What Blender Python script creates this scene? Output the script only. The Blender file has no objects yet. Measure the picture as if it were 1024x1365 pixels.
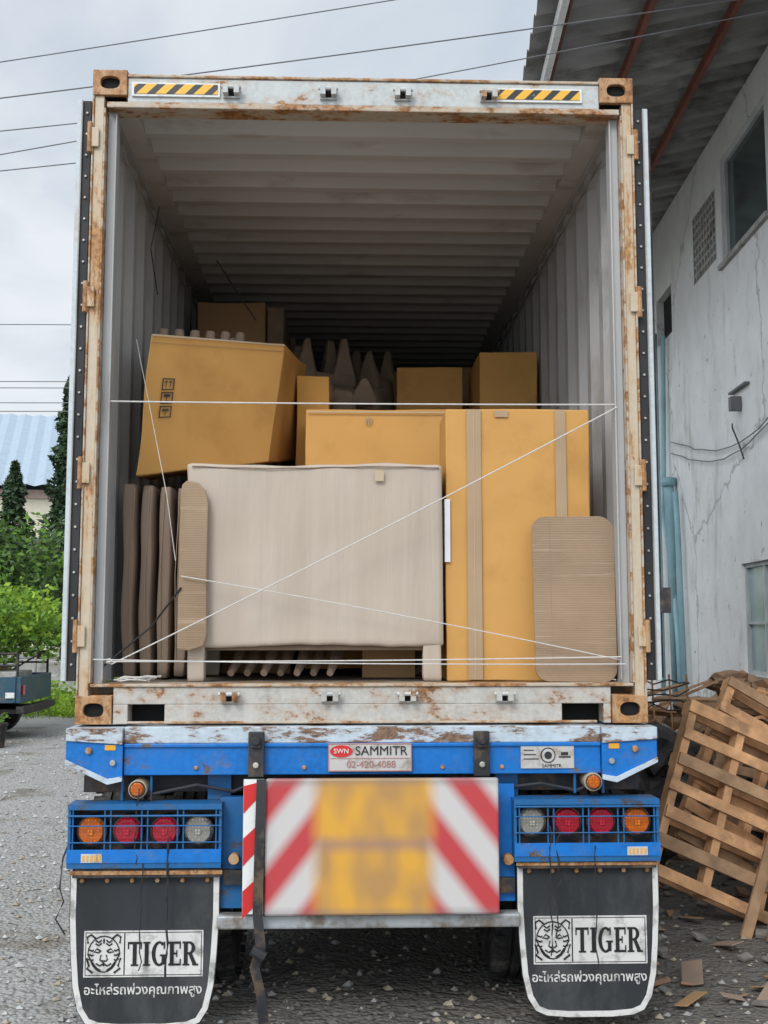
import bpy, bmesh, math, random
from mathutils import Vector, Matrix, noise, Euler
random.seed(7)
R=math.radians
sc=bpy.context.scene
sc.view_settings.view_transform='Standard'
sc.view_settings.look='None'
sc.view_settings.exposure=0

# ------------------------------------------------------------------ helpers
def link(o,parent=None):
    sc.collection.objects.link(o)
    if parent: o.parent=parent
    return o
def root(name,loc=(0,0,0),rot=(0,0,0)):
    e=bpy.data.objects.new(name,None); e.location=loc; e.rotation_euler=rot
    e.empty_display_size=.1
    return link(e)

class MB:
    def __init__(s): s.v=[];s.f=[];s.m=[];s.mats=[]
    def mi(s,m):
        if m not in s.mats: s.mats.append(m)
        return s.mats.index(m)
    def add(s,vs,fs,m,M=None):
        o=len(s.v)
        s.v+=[(M@Vector(v)) if M else Vector(v) for v in vs]
        k=s.mi(m)
        for f in fs: s.f.append([i+o for i in f]); s.m.append(k)
    def box(s,x0,x1,y0,y1,z0,z1,m,M=None):
        s.add([(x0,y0,z0),(x1,y0,z0),(x1,y1,z0),(x0,y1,z0),(x0,y0,z1),(x1,y0,z1),(x1,y1,z1),(x0,y1,z1)],
              [(0,3,2,1),(4,5,6,7),(0,1,5,4),(1,2,6,5),(2,3,7,6),(3,0,4,7)],m,M)
    def cyl(s,p0,p1,r,m,n=16,r1=None,M=None):
        p0=Vector(p0);p1=Vector(p1);d=(p1-p0)
        if d.length<1e-6:return
        d.normalize(); a=d.orthogonal().normalized(); b=d.cross(a)
        r1=r if r1 is None else r1
        vs=[];
        for p,rr in((p0,r),(p1,r1)):
            for i in range(n):
                t=2*math.pi*i/n; vs.append(p+a*math.cos(t)*rr+b*math.sin(t)*rr)
        fs=[(i,(i+1)%n,n+(i+1)%n,n+i) for i in range(n)]+[tuple(range(n))[::-1],tuple(range(n,2*n))]
        s.add(vs,fs,m,M)
    def prism(s,pts,y0,y1,m,M=None):
        n=len(pts)
        vs=[(x,y0,z) for x,z in pts]+[(x,y1,z) for x,z in pts]
        fs=[tuple(range(n)),tuple(range(n,2*n))[::-1]]+[(i,(i+1)%n,n+(i+1)%n,n+i) for i in range(n)]
        s.add(vs,fs,m,M)
    def tube(s,pts,r,m,n=6,r1=None,M=None):
        pts=[Vector(p) for p in pts]; vs=[];N=len(pts)
        up=Vector((0,0,1))
        for i,p in enumerate(pts):
            d=(pts[min(i+1,N-1)]-pts[max(i-1,0)]).normalized()
            a=d.cross(up)
            if a.length<.05: a=d.cross(Vector((1,0,0)))
            a.normalize(); b=d.cross(a)
            rr=r if r1 is None else r+(r1-r)*i/(N-1)
            for k in range(n):
                t=2*math.pi*k/n; vs.append(p+a*math.cos(t)*rr+b*math.sin(t)*rr)
        fs=[]
        for i in range(N-1):
            for k in range(n):
                fs.append((i*n+k,i*n+(k+1)%n,(i+1)*n+(k+1)%n,(i+1)*n+k))
        fs+=[tuple(range(n))[::-1],tuple(range((N-1)*n,N*n))]
        s.add(vs,fs,m,M)
    def holeplate(s,x0,x1,z0,z1,cx,cz,rx,rz,y0,y1,m,n=32):
        out=[];inn=[]
        for i in range(n):
            t=2*math.pi*(i+.5)/n; c=math.cos(t);q=math.sin(t)
            k=min((x1-cx)/c if c>0 else (x0-cx)/c, (z1-cz)/q if q>0 else (z0-cz)/q)
            out.append((cx+c*k,cz+q*k)); 
            e=2.6
            rr=(abs(c/rx)**e+abs(q/rz)**e)**(-1/e)
            inn.append((cx+c*rr,cz+q*rr))
        for (X,Z) in((x0,z0),(x1,z0),(x1,z1),(x0,z1)):
            j=min(range(n),key=lambda i:(out[i][0]-X)**2+(out[i][1]-Z)**2); out[j]=(X,Z)
        vs=[(x,y0,z) for x,z in out]+[(x,y0,z) for x,z in inn]+[(x,y1,z) for x,z in out]+[(x,y1,z) for x,z in inn]
        fs=[]
        for i in range(n):
            j=(i+1)%n
            fs+=[(i,j,n+j,n+i),(2*n+i,3*n+i,3*n+j,2*n+j),(n+i,n+j,3*n+j,3*n+i),(i,2*n+i,2*n+j,j)]
        s.add(vs,fs,m)
    def done(s,name,parent=None,bevel=0,smooth=False,recalc=True):
        me=bpy.data.meshes.new(name); me.from_pydata([tuple(v) for v in s.v],[],s.f)
        for m in s.mats: me.materials.append(m)
        me.polygons.foreach_set('material_index',s.m)
        if recalc:
            bm=bmesh.new(); bm.from_mesh(me); bmesh.ops.recalc_face_normals(bm,faces=bm.faces); bm.to_mesh(me); bm.free()
        if smooth: me.polygons.foreach_set('use_smooth',[True]*len(me.polygons))
        o=bpy.data.objects.new(name,me); link(o,parent)
        if bevel:
            b=o.modifiers.new('bev','BEVEL'); b.width=bevel; b.segments=2; b.limit_method='ANGLE'; b.angle_limit=R(40)
        me.update()
        return o

def nodes(name):
    m=bpy.data.materials.new(name); m.use_nodes=True
    nt=m.node_tree; nt.nodes.clear()
    o=nt.nodes.new('ShaderNodeOutputMaterial'); b=nt.nodes.new('ShaderNodeBsdfPrincipled')
    nt.links.new(b.outputs[0],o.inputs[0])
    return m,nt,b
def coord(nt,stretch=(1,1,1),kind='Object'):
    tc=nt.nodes.new('ShaderNodeTexCoord'); mp=nt.nodes.new('ShaderNodeMapping')
    mp.inputs['Scale'].default_value=stretch
    nt.links.new(tc.outputs[kind],mp.inputs[0]); return mp.outputs[0]
def nz(nt,co,scale,detail=6,rough=.55,dist=0):
    n=nt.nodes.new('ShaderNodeTexNoise'); n.inputs['Scale'].default_value=scale; n.inputs['Detail'].default_value=min(detail,7)
    n.inputs['Roughness'].default_value=rough; n.inputs['Distortion'].default_value=dist
    nt.links.new(co,n.inputs['Vector']); return n.outputs['Fac']
def ramp(nt,fac,p0,p1,c0=(0,0,0),c1=(1,1,1)):
    r=nt.nodes.new('ShaderNodeValToRGB'); e=r.color_ramp.elements
    e[0].position=p0;e[1].position=p1;e[0].color=(*c0,1);e[1].color=(*c1,1)
    nt.links.new(fac,r.inputs[0]); return r.outputs[0]
def mix(nt,fac,a,b,mode='MIX'):
    m=nt.nodes.new('ShaderNodeMix'); m.data_type='RGBA'; m.blend_type=mode
    def st(i,v):
        if isinstance(v,(tuple,list)): m.inputs[i].default_value=(*v[:3],1)
        elif isinstance(v,(int,float)): m.inputs[i].default_value=v
        else: nt.links.new(v,m.inputs[i])
    st(0,fac);st(6,a);st(7,b); return m.outputs[2]
def bumpn(nt,b,h,strength,dist=.01):
    n=nt.nodes.new('ShaderNodeBump'); n.inputs['Strength'].default_value=strength; n.inputs['Distance'].default_value=dist
    nt.links.new(h,n.inputs['Height']); nt.links.new(n.outputs[0],b.inputs['Normal'])
def sc3(c,k): return tuple(min(1,x*k) for x in c)

def Mt(name,col,rough=.6,metal=0,var=.15,vs=3,bump=.15,bs=60,stretch=(1,1,1),dirt=None,damt=.3,ds=4,bd=.004,spec=.3):
    m,nt,b=nodes(name); co=coord(nt,stretch)
    c=mix(nt,ramp(nt,nz(nt,co,vs,5),.3,.7),sc3(col,1-var),sc3(col,1+var))
    if dirt: 
        t=.5+(.5-damt)*.35
        c=mix(nt,ramp(nt,nz(nt,co,ds,7,.65),t-.07,t+.08),c,dirt)
    nt.links.new(c,b.inputs['Base Color']); b.inputs['Roughness'].default_value=rough; b.inputs['Metallic'].default_value=metal
    b.inputs['Specular IOR Level'].default_value=spec
    if bump: bumpn(nt,b,nz(nt,co,bs,3),bump,bd)
    return m
def worn(name,paint,amt,scale=6,rough=.5,r0=(.13,.05,.02),r1=(.46,.20,.06),stretch=(1,1,.45),grime=.2,bump=.4,halo_k=.5):
    m,nt,b=nodes(name); co=coord(nt,stretch)
    t=.5+(.5-amt)*.4
    n1=nz(nt,co,scale,7,.72)
    mask=ramp(nt,n1,t-.015,t+.03)
    halo=ramp(nt,n1,t-.10,t+.02)
    rc=mix(nt,ramp(nt,nz(nt,coord(nt),scale*4,5,.6),.35,.65),r0,r1)
    p=mix(nt,ramp(nt,nz(nt,coord(nt,(1,1,.25)),9,5,.6),.35,.75),paint,sc3(paint,1-grime*1.3))
    p=mix(nt,ramp(nt,nz(nt,coord(nt),40,3,.6),.3,.7),p,sc3(paint,1.08))
    h=nt.nodes.new('ShaderNodeMath'); h.operation='MULTIPLY'; h.inputs[1].default_value=halo_k
    nt.links.new(halo,h.inputs[0])
    p=mix(nt,h.outputs[0],p,sc3(r1,1.0))
    c=mix(nt,mask,p,rc)
    nt.links.new(c,b.inputs['Base Color'])
    b.inputs['Roughness'].default_value=rough; b.inputs['Specular IOR Level'].default_value=.35
    bumpn(nt,b,mask,bump,-.002)
    return m

# ------------------------------------------------------------------ materials
m_post=worn('post_paint',(.50,.42,.31),.36,9,r0=(.22,.09,.035),r1=(.52,.28,.10),stretch=(1,1,.25))
m_head=worn('header_paint',(.50,.52,.51),.23,7,r1=(.42,.22,.09),stretch=(.7,1,1.2),grime=.28)
m_sill=worn('sill_paint',(.48,.46,.42),.30,9,r1=(.38,.20,.09),stretch=(.6,1,1),grime=.32)
m_lip=worn('rusty_lip',(.46,.40,.32),.46,11,r0=(.16,.07,.03),r1=(.45,.22,.08),stretch=(.5,1,1))
m_cast=worn('casting_rust',(.42,.27,.15),.56,10,r0=(.18,.075,.03),r1=(.46,.23,.09))
m_in=Mt('interior_paint',(.40,.40,.395),.5,var=.08,vs=2,bump=.05,dirt=(.26,.245,.225),damt=.12,ds=3,stretch=(1,1,.4))
m_roof=Mt('interior_roof_paint',(.56,.555,.54),.5,var=.07,vs=1.5,bump=.04,dirt=(.38,.34,.30),damt=.12,ds=2.5,stretch=(.6,2,1))
m_door=worn('door_paint',(.50,.54,.56),.1,5)
m_gask=Mt('rubber_gasket',(.03,.03,.032),.6,var=.3)
m_bolt=Mt('steel_bolt',(.40,.38,.35),.5,metal=.4,var=.3)
m_floor=Mt('container_floor_wood',(.17,.14,.11),.8,var=.4,vs=6,dirt=(.32,.28,.23),damt=.35,ds=7)
m_dark=Mt('void_shade',(.012,.012,.012),.9,bump=0)  # near-black colour stands in for shade inside holes, gaps and recesses
m_blk=Mt('black_metal',(.03,.03,.033),.55,var=.4,dirt=(.12,.08,.05),damt=.3,ds=10)
m_blue=worn('chassis_blue',(.008,.155,.50),.20,8,rough=.4,r0=(.06,.045,.035),r1=(.19,.15,.13),stretch=(.8,1,1),grime=.25,halo_k=.2)
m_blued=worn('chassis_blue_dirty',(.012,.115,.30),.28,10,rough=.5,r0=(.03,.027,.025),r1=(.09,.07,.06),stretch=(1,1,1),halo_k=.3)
m_chip=worn('chipped_top_paint',(.48,.56,.62),.43,13,r0=(.10,.06,.04),r1=(.28,.17,.11),stretch=(.45,1,1.6),halo_k=.25)
m_white=Mt('white_paint',(.72,.72,.70),.5,var=.06,dirt=(.45,.42,.38),damt=.25,ds=12)
m_plate=Mt('plate_metal_grey',(.50,.48,.46),.45,var=.1,dirt=(.30,.26,.22),damt=.3,ds=14)
m_black=Mt('black_paint',(.02,.02,.02),.5,bump=0)
m_red=Mt('red_paint',(.55,.03,.03),.45,var=.1)
m_redf=Mt('faded_red_paint',(.40,.20,.17),.5,var=.2)
m_yel=Mt('yellow_sticker',(.72,.36,.03),.5,var=.1)
m_rub=Mt('flap_rubber',(.026,.029,.032),.6,var=.3,dirt=(.060,.062,.062),damt=.35,ds=4,stretch=(1,1,.5))
m_flapw=Mt('flap_border_white',(.62,.61,.58),.6,var=.1,dirt=(.30,.29,.27),damt=.28,ds=14)
m_tire=Mt('tyre_rubber',(.022,.022,.023),.8,var=.3,dirt=(.10,.09,.08),damt=.35,ds=6)
m_card=Mt('cardboard_golden',(.575,.305,.088),.72,var=.06,vs=2,bump=.10,bs=7,stretch=(1,1,1),dirt=(.49,.25,.07),damt=.28,ds=2.2,bd=.012)
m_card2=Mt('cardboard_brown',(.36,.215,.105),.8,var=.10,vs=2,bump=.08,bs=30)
m_cardside=Mt('cardboard_side',(.58,.30,.075),.75,var=.06,vs=2,bump=.05)
m_pap=Mt('kraft_paper_wrap',(.27,.195,.145),.8,var=.16,vs=5,bump=.3,bs=12,stretch=(1,1,.35),bd=.012)
m_papd=Mt('foam_paper_wrap',(.20,.145,.10),.85,var=.25,vs=5,bump=.4,bs=10,bd=.015)
m_tape=Mt('packing_tape',(.40,.275,.165),.35,var=.08,bump=.04)
m_tapel=Mt('packing_tape_edge',(.48,.37,.25),.35,var=.08,bump=.04)
m_label=Mt('paper_label',(.70,.70,.73),.6,var=.03,bump=0)
m_rope=Mt('white_rope',(.58,.56,.53),.7,var=.1,vs=80,bump=.3,bs=300,bd=.002)
m_ropeb=Mt('black_rope',(.02,.02,.02),.7)
m_wood=Mt('pallet_wood',(.56,.31,.155),.8,var=.35,vs=7,bump=.3,bs=50,dirt=(.34,.19,.10),damt=.3,ds=5)
m_wood2=Mt('pallet_wood_old',(.34,.21,.12),.85,var=.3,vs=9,bump=.3,bs=50)
m_conc=Mt('concrete',(.36,.35,.33),.9,var=.15,vs=2,bump=.3,bs=40,dirt=(.20,.19,.17),damt=.35,ds=2)
m_pipe=Mt('pvc_pipe_blue',(.26,.42,.47),.4,var=.12,bump=0)
m_purl=Mt('purlin_oxide_red',(.17,.055,.035),.6,var=.2)
m_glass=Mt('window_glass_dark',(.05,.07,.07),.12,var=.3,bump=0,spec=.8)
m_glassl=Mt('window_glass_pale',(.28,.38,.39),.12,var=.25,vs=1.5,bump=0,spec=.8)
m_frame=Mt('window_frame_grey',(.45,.47,.47),.5)
m_tile=Mt('broken_brick',(.26,.15,.10),.9,var=.35,vs=8,bump=.4)
m_rock=Mt('rubble_grey',(.20,.185,.165),.9,var=.35,vs=9,bump=.4)
m_wire=Mt('cable_black',(.03,.03,.035),.6,bump=0)
m_wirel=Mt('cable_grey',(.16,.16,.17),.6,bump=0)
m_bark=Mt('bark',(.10,.075,.05),.9,var=.3,bump=.4,bs=30)

def foamwrap():
    m,nt,b=nodes('sofa_foam_wrap')
    co=coord(nt,(1,1,.22))
    c=mix(nt,ramp(nt,nz(nt,co,5,6,.5),.3,.72),(.44,.365,.295),(.51,.435,.36))
    c=mix(nt,ramp(nt,nz(nt,coord(nt),1.6,4),.4,.75),c,(.45,.365,.285))
    nt.links.new(c,b.inputs['Base Color']); b.inputs['Roughness'].default_value=.65
    b.inputs['Specular IOR Level'].default_value=.25
    n1=nz(nt,coord(nt,(1,1,.07)),12,4,.5,.4); n2=nz(nt,coord(nt,(1,1,.4)),3.0,4,.5,.5)
    ad=nt.nodes.new('ShaderNodeMath'); ad.operation='MULTIPLY_ADD'; ad.inputs[1].default_value=1.6
    nt.links.new(n2,ad.inputs[0]); nt.links.new(n1,ad.inputs[2])
    bumpn(nt,b,ad.outputs[0],.5,.018)
    return m
m_foam=foamwrap()
def corrugcard():
    m,nt,b=nodes('corrugated_card_grey')
    c=mix(nt,ramp(nt,nz(nt,coord(nt),3,6),.3,.7),(.27,.185,.115),(.345,.24,.155))
    c=mix(nt,ramp(nt,nz(nt,coord(nt,(.15,1,4)),14,5,.7),.58,.70),c,(.40,.29,.20))
    nt.links.new(c,b.inputs['Base Color']); b.inputs['Roughness'].default_value=.85
    w=nt.nodes.new('ShaderNodeTexWave'); w.wave_type='BANDS'; w.bands_direction='Z'; w.inputs['Scale'].default_value=40; w.inputs['Distortion'].default_value=.5
    nt.links.new(coord(nt),w.inputs[0])
    n2=nz(nt,coord(nt,(2,1,.4)),5,5,.6,.6)
    ad=nt.nodes.new('ShaderNodeMath'); ad.operation='MULTIPLY_ADD'; ad.inputs[1].default_value=4
    nt.links.new(n2,ad.inputs[0]); nt.links.new(w.outputs['Fac'],ad.inputs[2])
    bumpn(nt,b,ad.outputs[0],.28,.004)
    return m
m_grayc=corrugcard()
def lens(name,c,k=1.8):
    m,nt,b=nodes(name)
    v=nt.nodes.new('ShaderNodeTexVoronoi'); v.inputs['Scale'].default_value=75; v.inputs['Randomness'].default_value=.15
    nt.links.new(coord(nt),v.inputs['Vector'])
    cc=mix(nt,ramp(nt,v.outputs['Distance'],.15,.45),sc3(c,k),sc3(c,.55))
    nt.links.new(cc,b.inputs['Base Color']); b.inputs['Roughness'].default_value=.12
    b.inputs['Coat Weight'].default_value=.6; b.inputs['Coat Roughness'].default_value=.05
    return m
l_or=lens('lens_orange',(.80,.17,.015)); l_red=lens('lens_red',(.55,.015,.04)); l_clr=lens('lens_clear',(.44,.42,.36),1.5)
def hazard():
    m,nt,b=nodes('hazard_tape')
    co=coord(nt); s=nt.nodes.new('ShaderNodeSeparateXYZ'); nt.links.new(co,s.inputs[0])
    a=nt.nodes.new('ShaderNodeMath');a.operation='SUBTRACT'; nt.links.new(s.outputs[0],a.inputs[0]);nt.links.new(s.outputs[2],a.inputs[1])
    q=nt.nodes.new('ShaderNodeMath');q.operation='MULTIPLY';q.inputs[1].default_value=1/.085; nt.links.new(a.outputs[0],q.inputs[0])
    f=nt.nodes.new('ShaderNodeMath');f.operation='FRACT'; nt.links.new(q.outputs[0],f.inputs[0])
    g=nt.nodes.new('ShaderNodeMath');g.operation='GREATER_THAN';g.inputs[1].default_value=.45; nt.links.new(f.outputs[0],g.inputs[0])
    c=mix(nt,g.outputs[0],(.02,.02,.02),(.78,.42,.03))
    c=mix(nt,ramp(nt,nz(nt,co,30,6,.7),.64,.68),c,(.4,.36,.3))
    nt.links.new(c,b.inputs['Base Color']); b.inputs['Roughness'].default_value=.45
    return m
m_haz=hazard()

# ------------------------------------------------------------------ world & sun
sund=Vector((-.32,-.70,.66)).normalized()
w=bpy.data.worlds.new('World'); sc.world=w; w.use_nodes=True
nt=w.node_tree; nt.nodes.clear()
out=nt.nodes.new('ShaderNodeOutputWorld'); bg=nt.nodes.new('ShaderNodeBackground'); nt.links.new(bg.outputs[0],out.inputs[0])
sky=nt.nodes.new('ShaderNodeTexSky'); sky.sky_type='NISHITA'; sky.sun_disc=False
sky.sun_elevation=math.asin(sund.z); sky.sun_rotation=math.atan2(sund.x,sund.y)%(2*math.pi)
co=coord(nt,(1,1,2.2),'Generated')
cl=nz(nt,co,2.3,7,.52,.5)
cloud=ramp(nt,cl,.38,.60,(5.6,6.5,7.6),(8.9,9.3,9.6))
tc=nt.nodes.new('ShaderNodeTexCoord')
dp=nt.nodes.new('ShaderNodeVectorMath'); dp.operation='DOT_PRODUCT'; nt.links.new(tc.outputs['Generated'],dp.inputs[0]); dp.inputs[1].default_value=sund
mx=nt.nodes.new('ShaderNodeMath'); mx.operation='MAXIMUM'; mx.inputs[1].default_value=0; nt.links.new(dp.outputs['Value'],mx.inputs[0])
pw=nt.nodes.new('ShaderNodeMath'); pw.operation='POWER'; pw.inputs[1].default_value=1.4; nt.links.new(mx.outputs[0],pw.inputs[0])
ml=nt.nodes.new('ShaderNodeMath'); ml.operation='MULTIPLY_ADD'; ml.inputs[1].default_value=1.6; ml.inputs[2].default_value=1; nt.links.new(pw.outputs[0],ml.inputs[0])
cm=nt.nodes.new('ShaderNodeVectorMath'); cm.operation='SCALE'; nt.links.new(cloud,cm.inputs[0]); nt.links.new(ml.outputs[0],cm.inputs['Scale'])
cc=mix(nt,.90,sky.outputs[0],cm.outputs[0])
nt.links.new(cc,bg.inputs[0]); bg.inputs[1].default_value=.1
sl=bpy.data.lights.new('sun','SUN'); sl.energy=1.5; sl.angle=R(20); sl.color=(1,.98,.95)
so=bpy.data.objects.new('sun',sl); link(so); so.rotation_euler=sund.to_track_quat('Z','Y').to_euler(); so.location=(0,-10,20)

# ------------------------------------------------------------------ camera
cam=bpy.data.cameras.new('camera'); co_=bpy.data.objects.new('camera',cam); link(co_)
cam.sensor_fit='VERTICAL'; cam.sensor_height=36; cam.lens=1450/1365*36; cam.clip_end=2000; cam.clip_start=.05
co_.location=(-.07,-4.7,1.67); co_.rotation_euler=(R(95.9),0,R(-1.9)); sc.camera=co_

# ------------------------------------------------------------------ ground
def ground_mat():
    m,nt,b=nodes('gravel_ground')
    co=coord(nt)
    v=nt.nodes.new('ShaderNodeTexVoronoi'); v.inputs['Scale'].default_value=38; nt.links.new(co,v.inputs['Vector'])
    v2=nt.nodes.new('ShaderNodeTexVoronoi'); v2.inputs['Scale'].default_value=14; nt.links.new(co,v2.inputs['Vector'])
    base=mix(nt,ramp(nt,nz(nt,co,.6,7,.6),.38,.62),(.34,.32,.295),(.44,.43,.41))
    bw=nt.nodes.new('ShaderNodeRGBToBW'); nt.links.new(v.outputs['Color'],bw.inputs[0])
    base=mix(nt,ramp(nt,bw.outputs[0],.1,.9),base,(.46,.46,.45))
    base=mix(nt,.35,base,ramp(nt,v.outputs['Distance'],.0,.5,(.50,.49,.48),(.12,.11,.10)))
    base=mix(nt,ramp(nt,nz(nt,co,1.3,7,.65),.54,.66),base,(.20,.18,.15))
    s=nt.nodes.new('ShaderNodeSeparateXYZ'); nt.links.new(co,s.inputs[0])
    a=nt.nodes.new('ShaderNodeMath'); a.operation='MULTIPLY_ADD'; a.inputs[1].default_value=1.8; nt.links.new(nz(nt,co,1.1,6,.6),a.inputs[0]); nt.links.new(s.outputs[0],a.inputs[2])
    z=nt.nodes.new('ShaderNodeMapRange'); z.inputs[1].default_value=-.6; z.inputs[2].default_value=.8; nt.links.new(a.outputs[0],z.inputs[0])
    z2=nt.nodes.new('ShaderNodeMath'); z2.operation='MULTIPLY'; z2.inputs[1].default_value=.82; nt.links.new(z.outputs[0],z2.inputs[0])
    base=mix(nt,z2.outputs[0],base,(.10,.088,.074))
    nt.links.new(base,b.inputs['Base Color']); b.inputs['Roughness'].default_value=.9
    b.inputs['Specular IOR Level'].default_value=.2
    ad=nt.nodes.new('ShaderNodeMath'); ad.operation='ADD'; nt.links.new(v.outputs['Distance'],ad.inputs[0]); nt.links.new(v2.outputs['Distance'],ad.inputs[1])
    bumpn(nt,b,ad.outputs[0],.8,-.02)
    return m
g=MB(); 
g.add([(-400,-400,0),(400,-400,0),(400,400,0),(-400,400,0)],[(0,1,2,3)],ground_mat())
g.done('ground')
def stones(mb,n,xr,yr,s0,s1,mats,keep=lambda x,y:True,flat=.6):
    c=0
    while c<n:
        x=random.uniform(*xr); y=yr[0]+(yr[1]-yr[0])*random.random()**1.5
        if not keep(x,y): continue
        c+=1
        s=s0+(s1-s0)*random.random()**2.5
        rz=random.uniform(0,6.28); a,b_=math.cos(rz),math.sin(rz)
        vs=[]
        for (i,j,k) in((1,0,0),(0,1,0),(-1,0,0),(0,-1,0),(.2,.1,flat),(-.1,0,-flat)):
            q=s*random.uniform(.7,1.15); X,Y=i*q,j*q
            vs.append((x+X*a-Y*b_,y+X*b_+Y*a,k*s+s*.25))
        mb.add(vs,[(0,1,4),(1,2,4),(2,3,4),(3,0,4),(1,0,5),(2,1,5),(3,2,5),(0,3,5)],random.choice(mats))
gA=Mt('stone_a',(.46,.455,.44),.85,var=.2,bump=0); gB=Mt('stone_b',(.30,.29,.275),.85,var=.2,bump=0); gC=Mt('stone_c',(.34,.29,.22),.85,var=.2,bump=0); gD=Mt('stone_dark',(.13,.12,.105),.85,var=.3,bump=0)
g=MB(); stones(g,7000,(-7,-.6),(.0,13),.008,.028,[gA,gA,gB,gB,gC]); stones(g,3800,(-.6,4.5),(.0,9),.008,.030,[gD,gD,gD,gB,gC]); g.done('gravel')

# ------------------------------------------------------------------ container
C=root('shipping_container')
b=MB()
for sx in(-1,1):
    xa,xb=sorted((sx*1.210,sx*1.168)); b.box(xa,xb,0,.09,1.36,4.03,m_post)
    xa,xb=sorted((sx*1.219,sx*1.2105)); b.box(xa,xb,-.008,.09,1.36,4.03,m_lip)
    xa,xb=sorted((sx*1.1675,sx*1.159)); b.box(xa,xb,-.006,.09,1.42,3.97,m_lip)
b.done('corner_posts',C,.003)
b=MB()
for sx in(-1,1):
    xa,xb=sorted((sx*1.158,sx*1.120)); b.box(xa,xb,.045,.12,1.417,3.975,m_in)
    xa,xb=sorted((sx*1.123,sx*1.115)); b.box(xa,xb,.03,.05,1.43,3.96,m_in)
b.done('jambs',C,.003)
b=MB()
for sx in(-1,1):
    for z in(1.62,2.32,3.10,3.83):
        xa,xb=sorted((sx*1.232,sx*1.185)); b.box(xa,xb,-.016,-.0085,z-.045,z+.045,m_post)
        b.cyl((sx*1.226,-.012,z-.07),(sx*1.226,-.012,z+.07),.011,m_cast,10)
b.done('hinges',C,.003)
b=MB()
b.box(-1.065,1.065,0,.10,4.0,4.115,m_head)
b.box(-1.155,1.155,-.008,.10,3.972,3.999,m_lip)
b.box(-1.065,1.065,-.008,.02,4.116,4.130,m_lip)
b.done('door_header',C,.004)
b=MB()
b.box(-1.045,-.652,-.009,-.001,4.026,4.090,m_white); b.box(-1.035,-.662,-.012,-.0095,4.037,4.082,m_haz)
b.box(.583,.985,-.009,-.001,4.026,4.090,m_white); b.box(.593,.975,-.012,-.0095,4.037,4.082,m_haz)
b.done('hazard_strips',C)
def keeper(b,x,z,m):
    b.box(x-.038,x+.038,-.012,-.001,z-.026,z+.024,m); b.box(x-.036,x-.013,-.045,-.012,z-.018,z+.022,m)
    b.box(x+.013,x+.036,-.045,-.012,z-.018,z+.022,m); b.cyl((x-.045,-.035,z+.012),(x+.045,-.035,z+.012),.009,m_head,8)
    b.box(x-.013,x+.013,-.013,-.012,z-.02,z+.02,m_dark)  # near-black patch paints the shade between the lugs
b=MB()
for u in(-.60,-.165,.17,.56): keeper(b,u,4.05,m_head)
for u in(-.57,-.145,.185,.60): keeper(b,u,1.365,m_sill)
b.done('cam_keepers',C,.002)
b=MB()
for sx in(-1,1):
    for z0,z1 in((4.028,4.146),(1.25,1.368)):
        xa,xb=sorted((sx*1.219,sx*1.066))
        mm=m_cast
        b.holeplate(xa,xb,z0,z1,(xa+xb)/2,(z0+z1)/2,.043,.029,-.012,.012,mm)
        b.box(xa+.002,xb-.002,.0125,.16,z0+.002,z1-.002,m_dark)
        b.box(xa,xa+.012,.0125,.162,z0,z1,mm); b.box(xb-.012,xb,.0125,.162,z0,z1,mm)
        b.box(xa,xb,.0125,.162,z1-.004,z1+.003,mm)
b.done('corner_castings',C,.003)
b=MB()
b.box(-1.062,1.062,0,.10,1.333,1.405,m_sill)
b.box(-1.16,1.16,-.01,.14,1.406,1.419,m_lip)
for xa,xb in((-1.062,-1.0),(-.845,.85),(1.03,1.062)): b.box(xa,xb,.0,.10,1.25,1.3325,m_sill)
b.box(-1.0,1.0,-.006,.01,1.252,1.262,m_lip)
b.box(-1.06,1.06,.11,.13,1.25,1.40,m_dark)  # near-black sheet paints the shade behind the sill pockets
b.done('door_sill',C,.003)
b=MB(); b.box(-1.16,1.16,.141,12.1,1.36,1.415,m_floor); b.done('floor',C)
def corr(a0,a1,flat,slope,d0,d1):
    pts=[];a=a0
    while a<a1:
        for da,dd in((0,d0),(flat,d0),(flat+slope,d1),(2*flat+slope,d1)):
            pts.append((a+da,dd))
        a+=2*(flat+slope)
    return [q for q in pts if q[0]<=a1]
b=MB()
for sx in(-1,1):
    pr=corr(.13,12.1,.072,.067,1.160,1.199)
    vs=[];fs=[]
    for y,x in pr: vs+= [(sx*x,y,1.417),(sx*x,y,4.0)]
    for i in range(len(pr)-1): fs.append((2*i,2*i+2,2*i+3,2*i+1))
    b.add(vs,fs,m_in)
    xa,xb=sorted((sx*1.215,sx*1.150)); b.box(xa,xb,.12,12.1,3.98,4.06,m_in)
    xa,xb=sorted((sx*1.215,sx*1.164)); b.box(xa,xb,.165,12.1,1.25,1.40,m_cast)
    b.cyl((sx*1.145,.3,3.9),(sx*1.145,12,3.9),.006,m_bolt,6)
b.done('side_walls',C)
b=MB()
pr=[];y=.14
while y<12.0:
    pr+=[(y,4.016),(y+.055,4.016),(y+.068,4.075),(y+.115,4.075)]; y+=.209
vs=[];fs=[]
for y,z in pr: vs+=[(-1.05,y,z),(1.05,y,z)]
for i in range(len(pr)-1): fs.append((2*i,2*i+1,2*i+3,2*i+2))
b.add(vs,fs,m_roof)
for sx in(-1,1):
    xa,xb=sorted((sx*1.051,sx*1.149)); b.box(xa,xb,.12,12.1,4.012,4.080,m_roof)
b.box(-1.2,1.2,.10,12.15,4.10,4.12,m_head)
b.box(-1.2,1.2,12.1,12.15,1.25,4.1,m_in)
b.box(-1.05,1.05,.101,.135,4.0,4.09,m_in)
b.done('roof',C)
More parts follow.
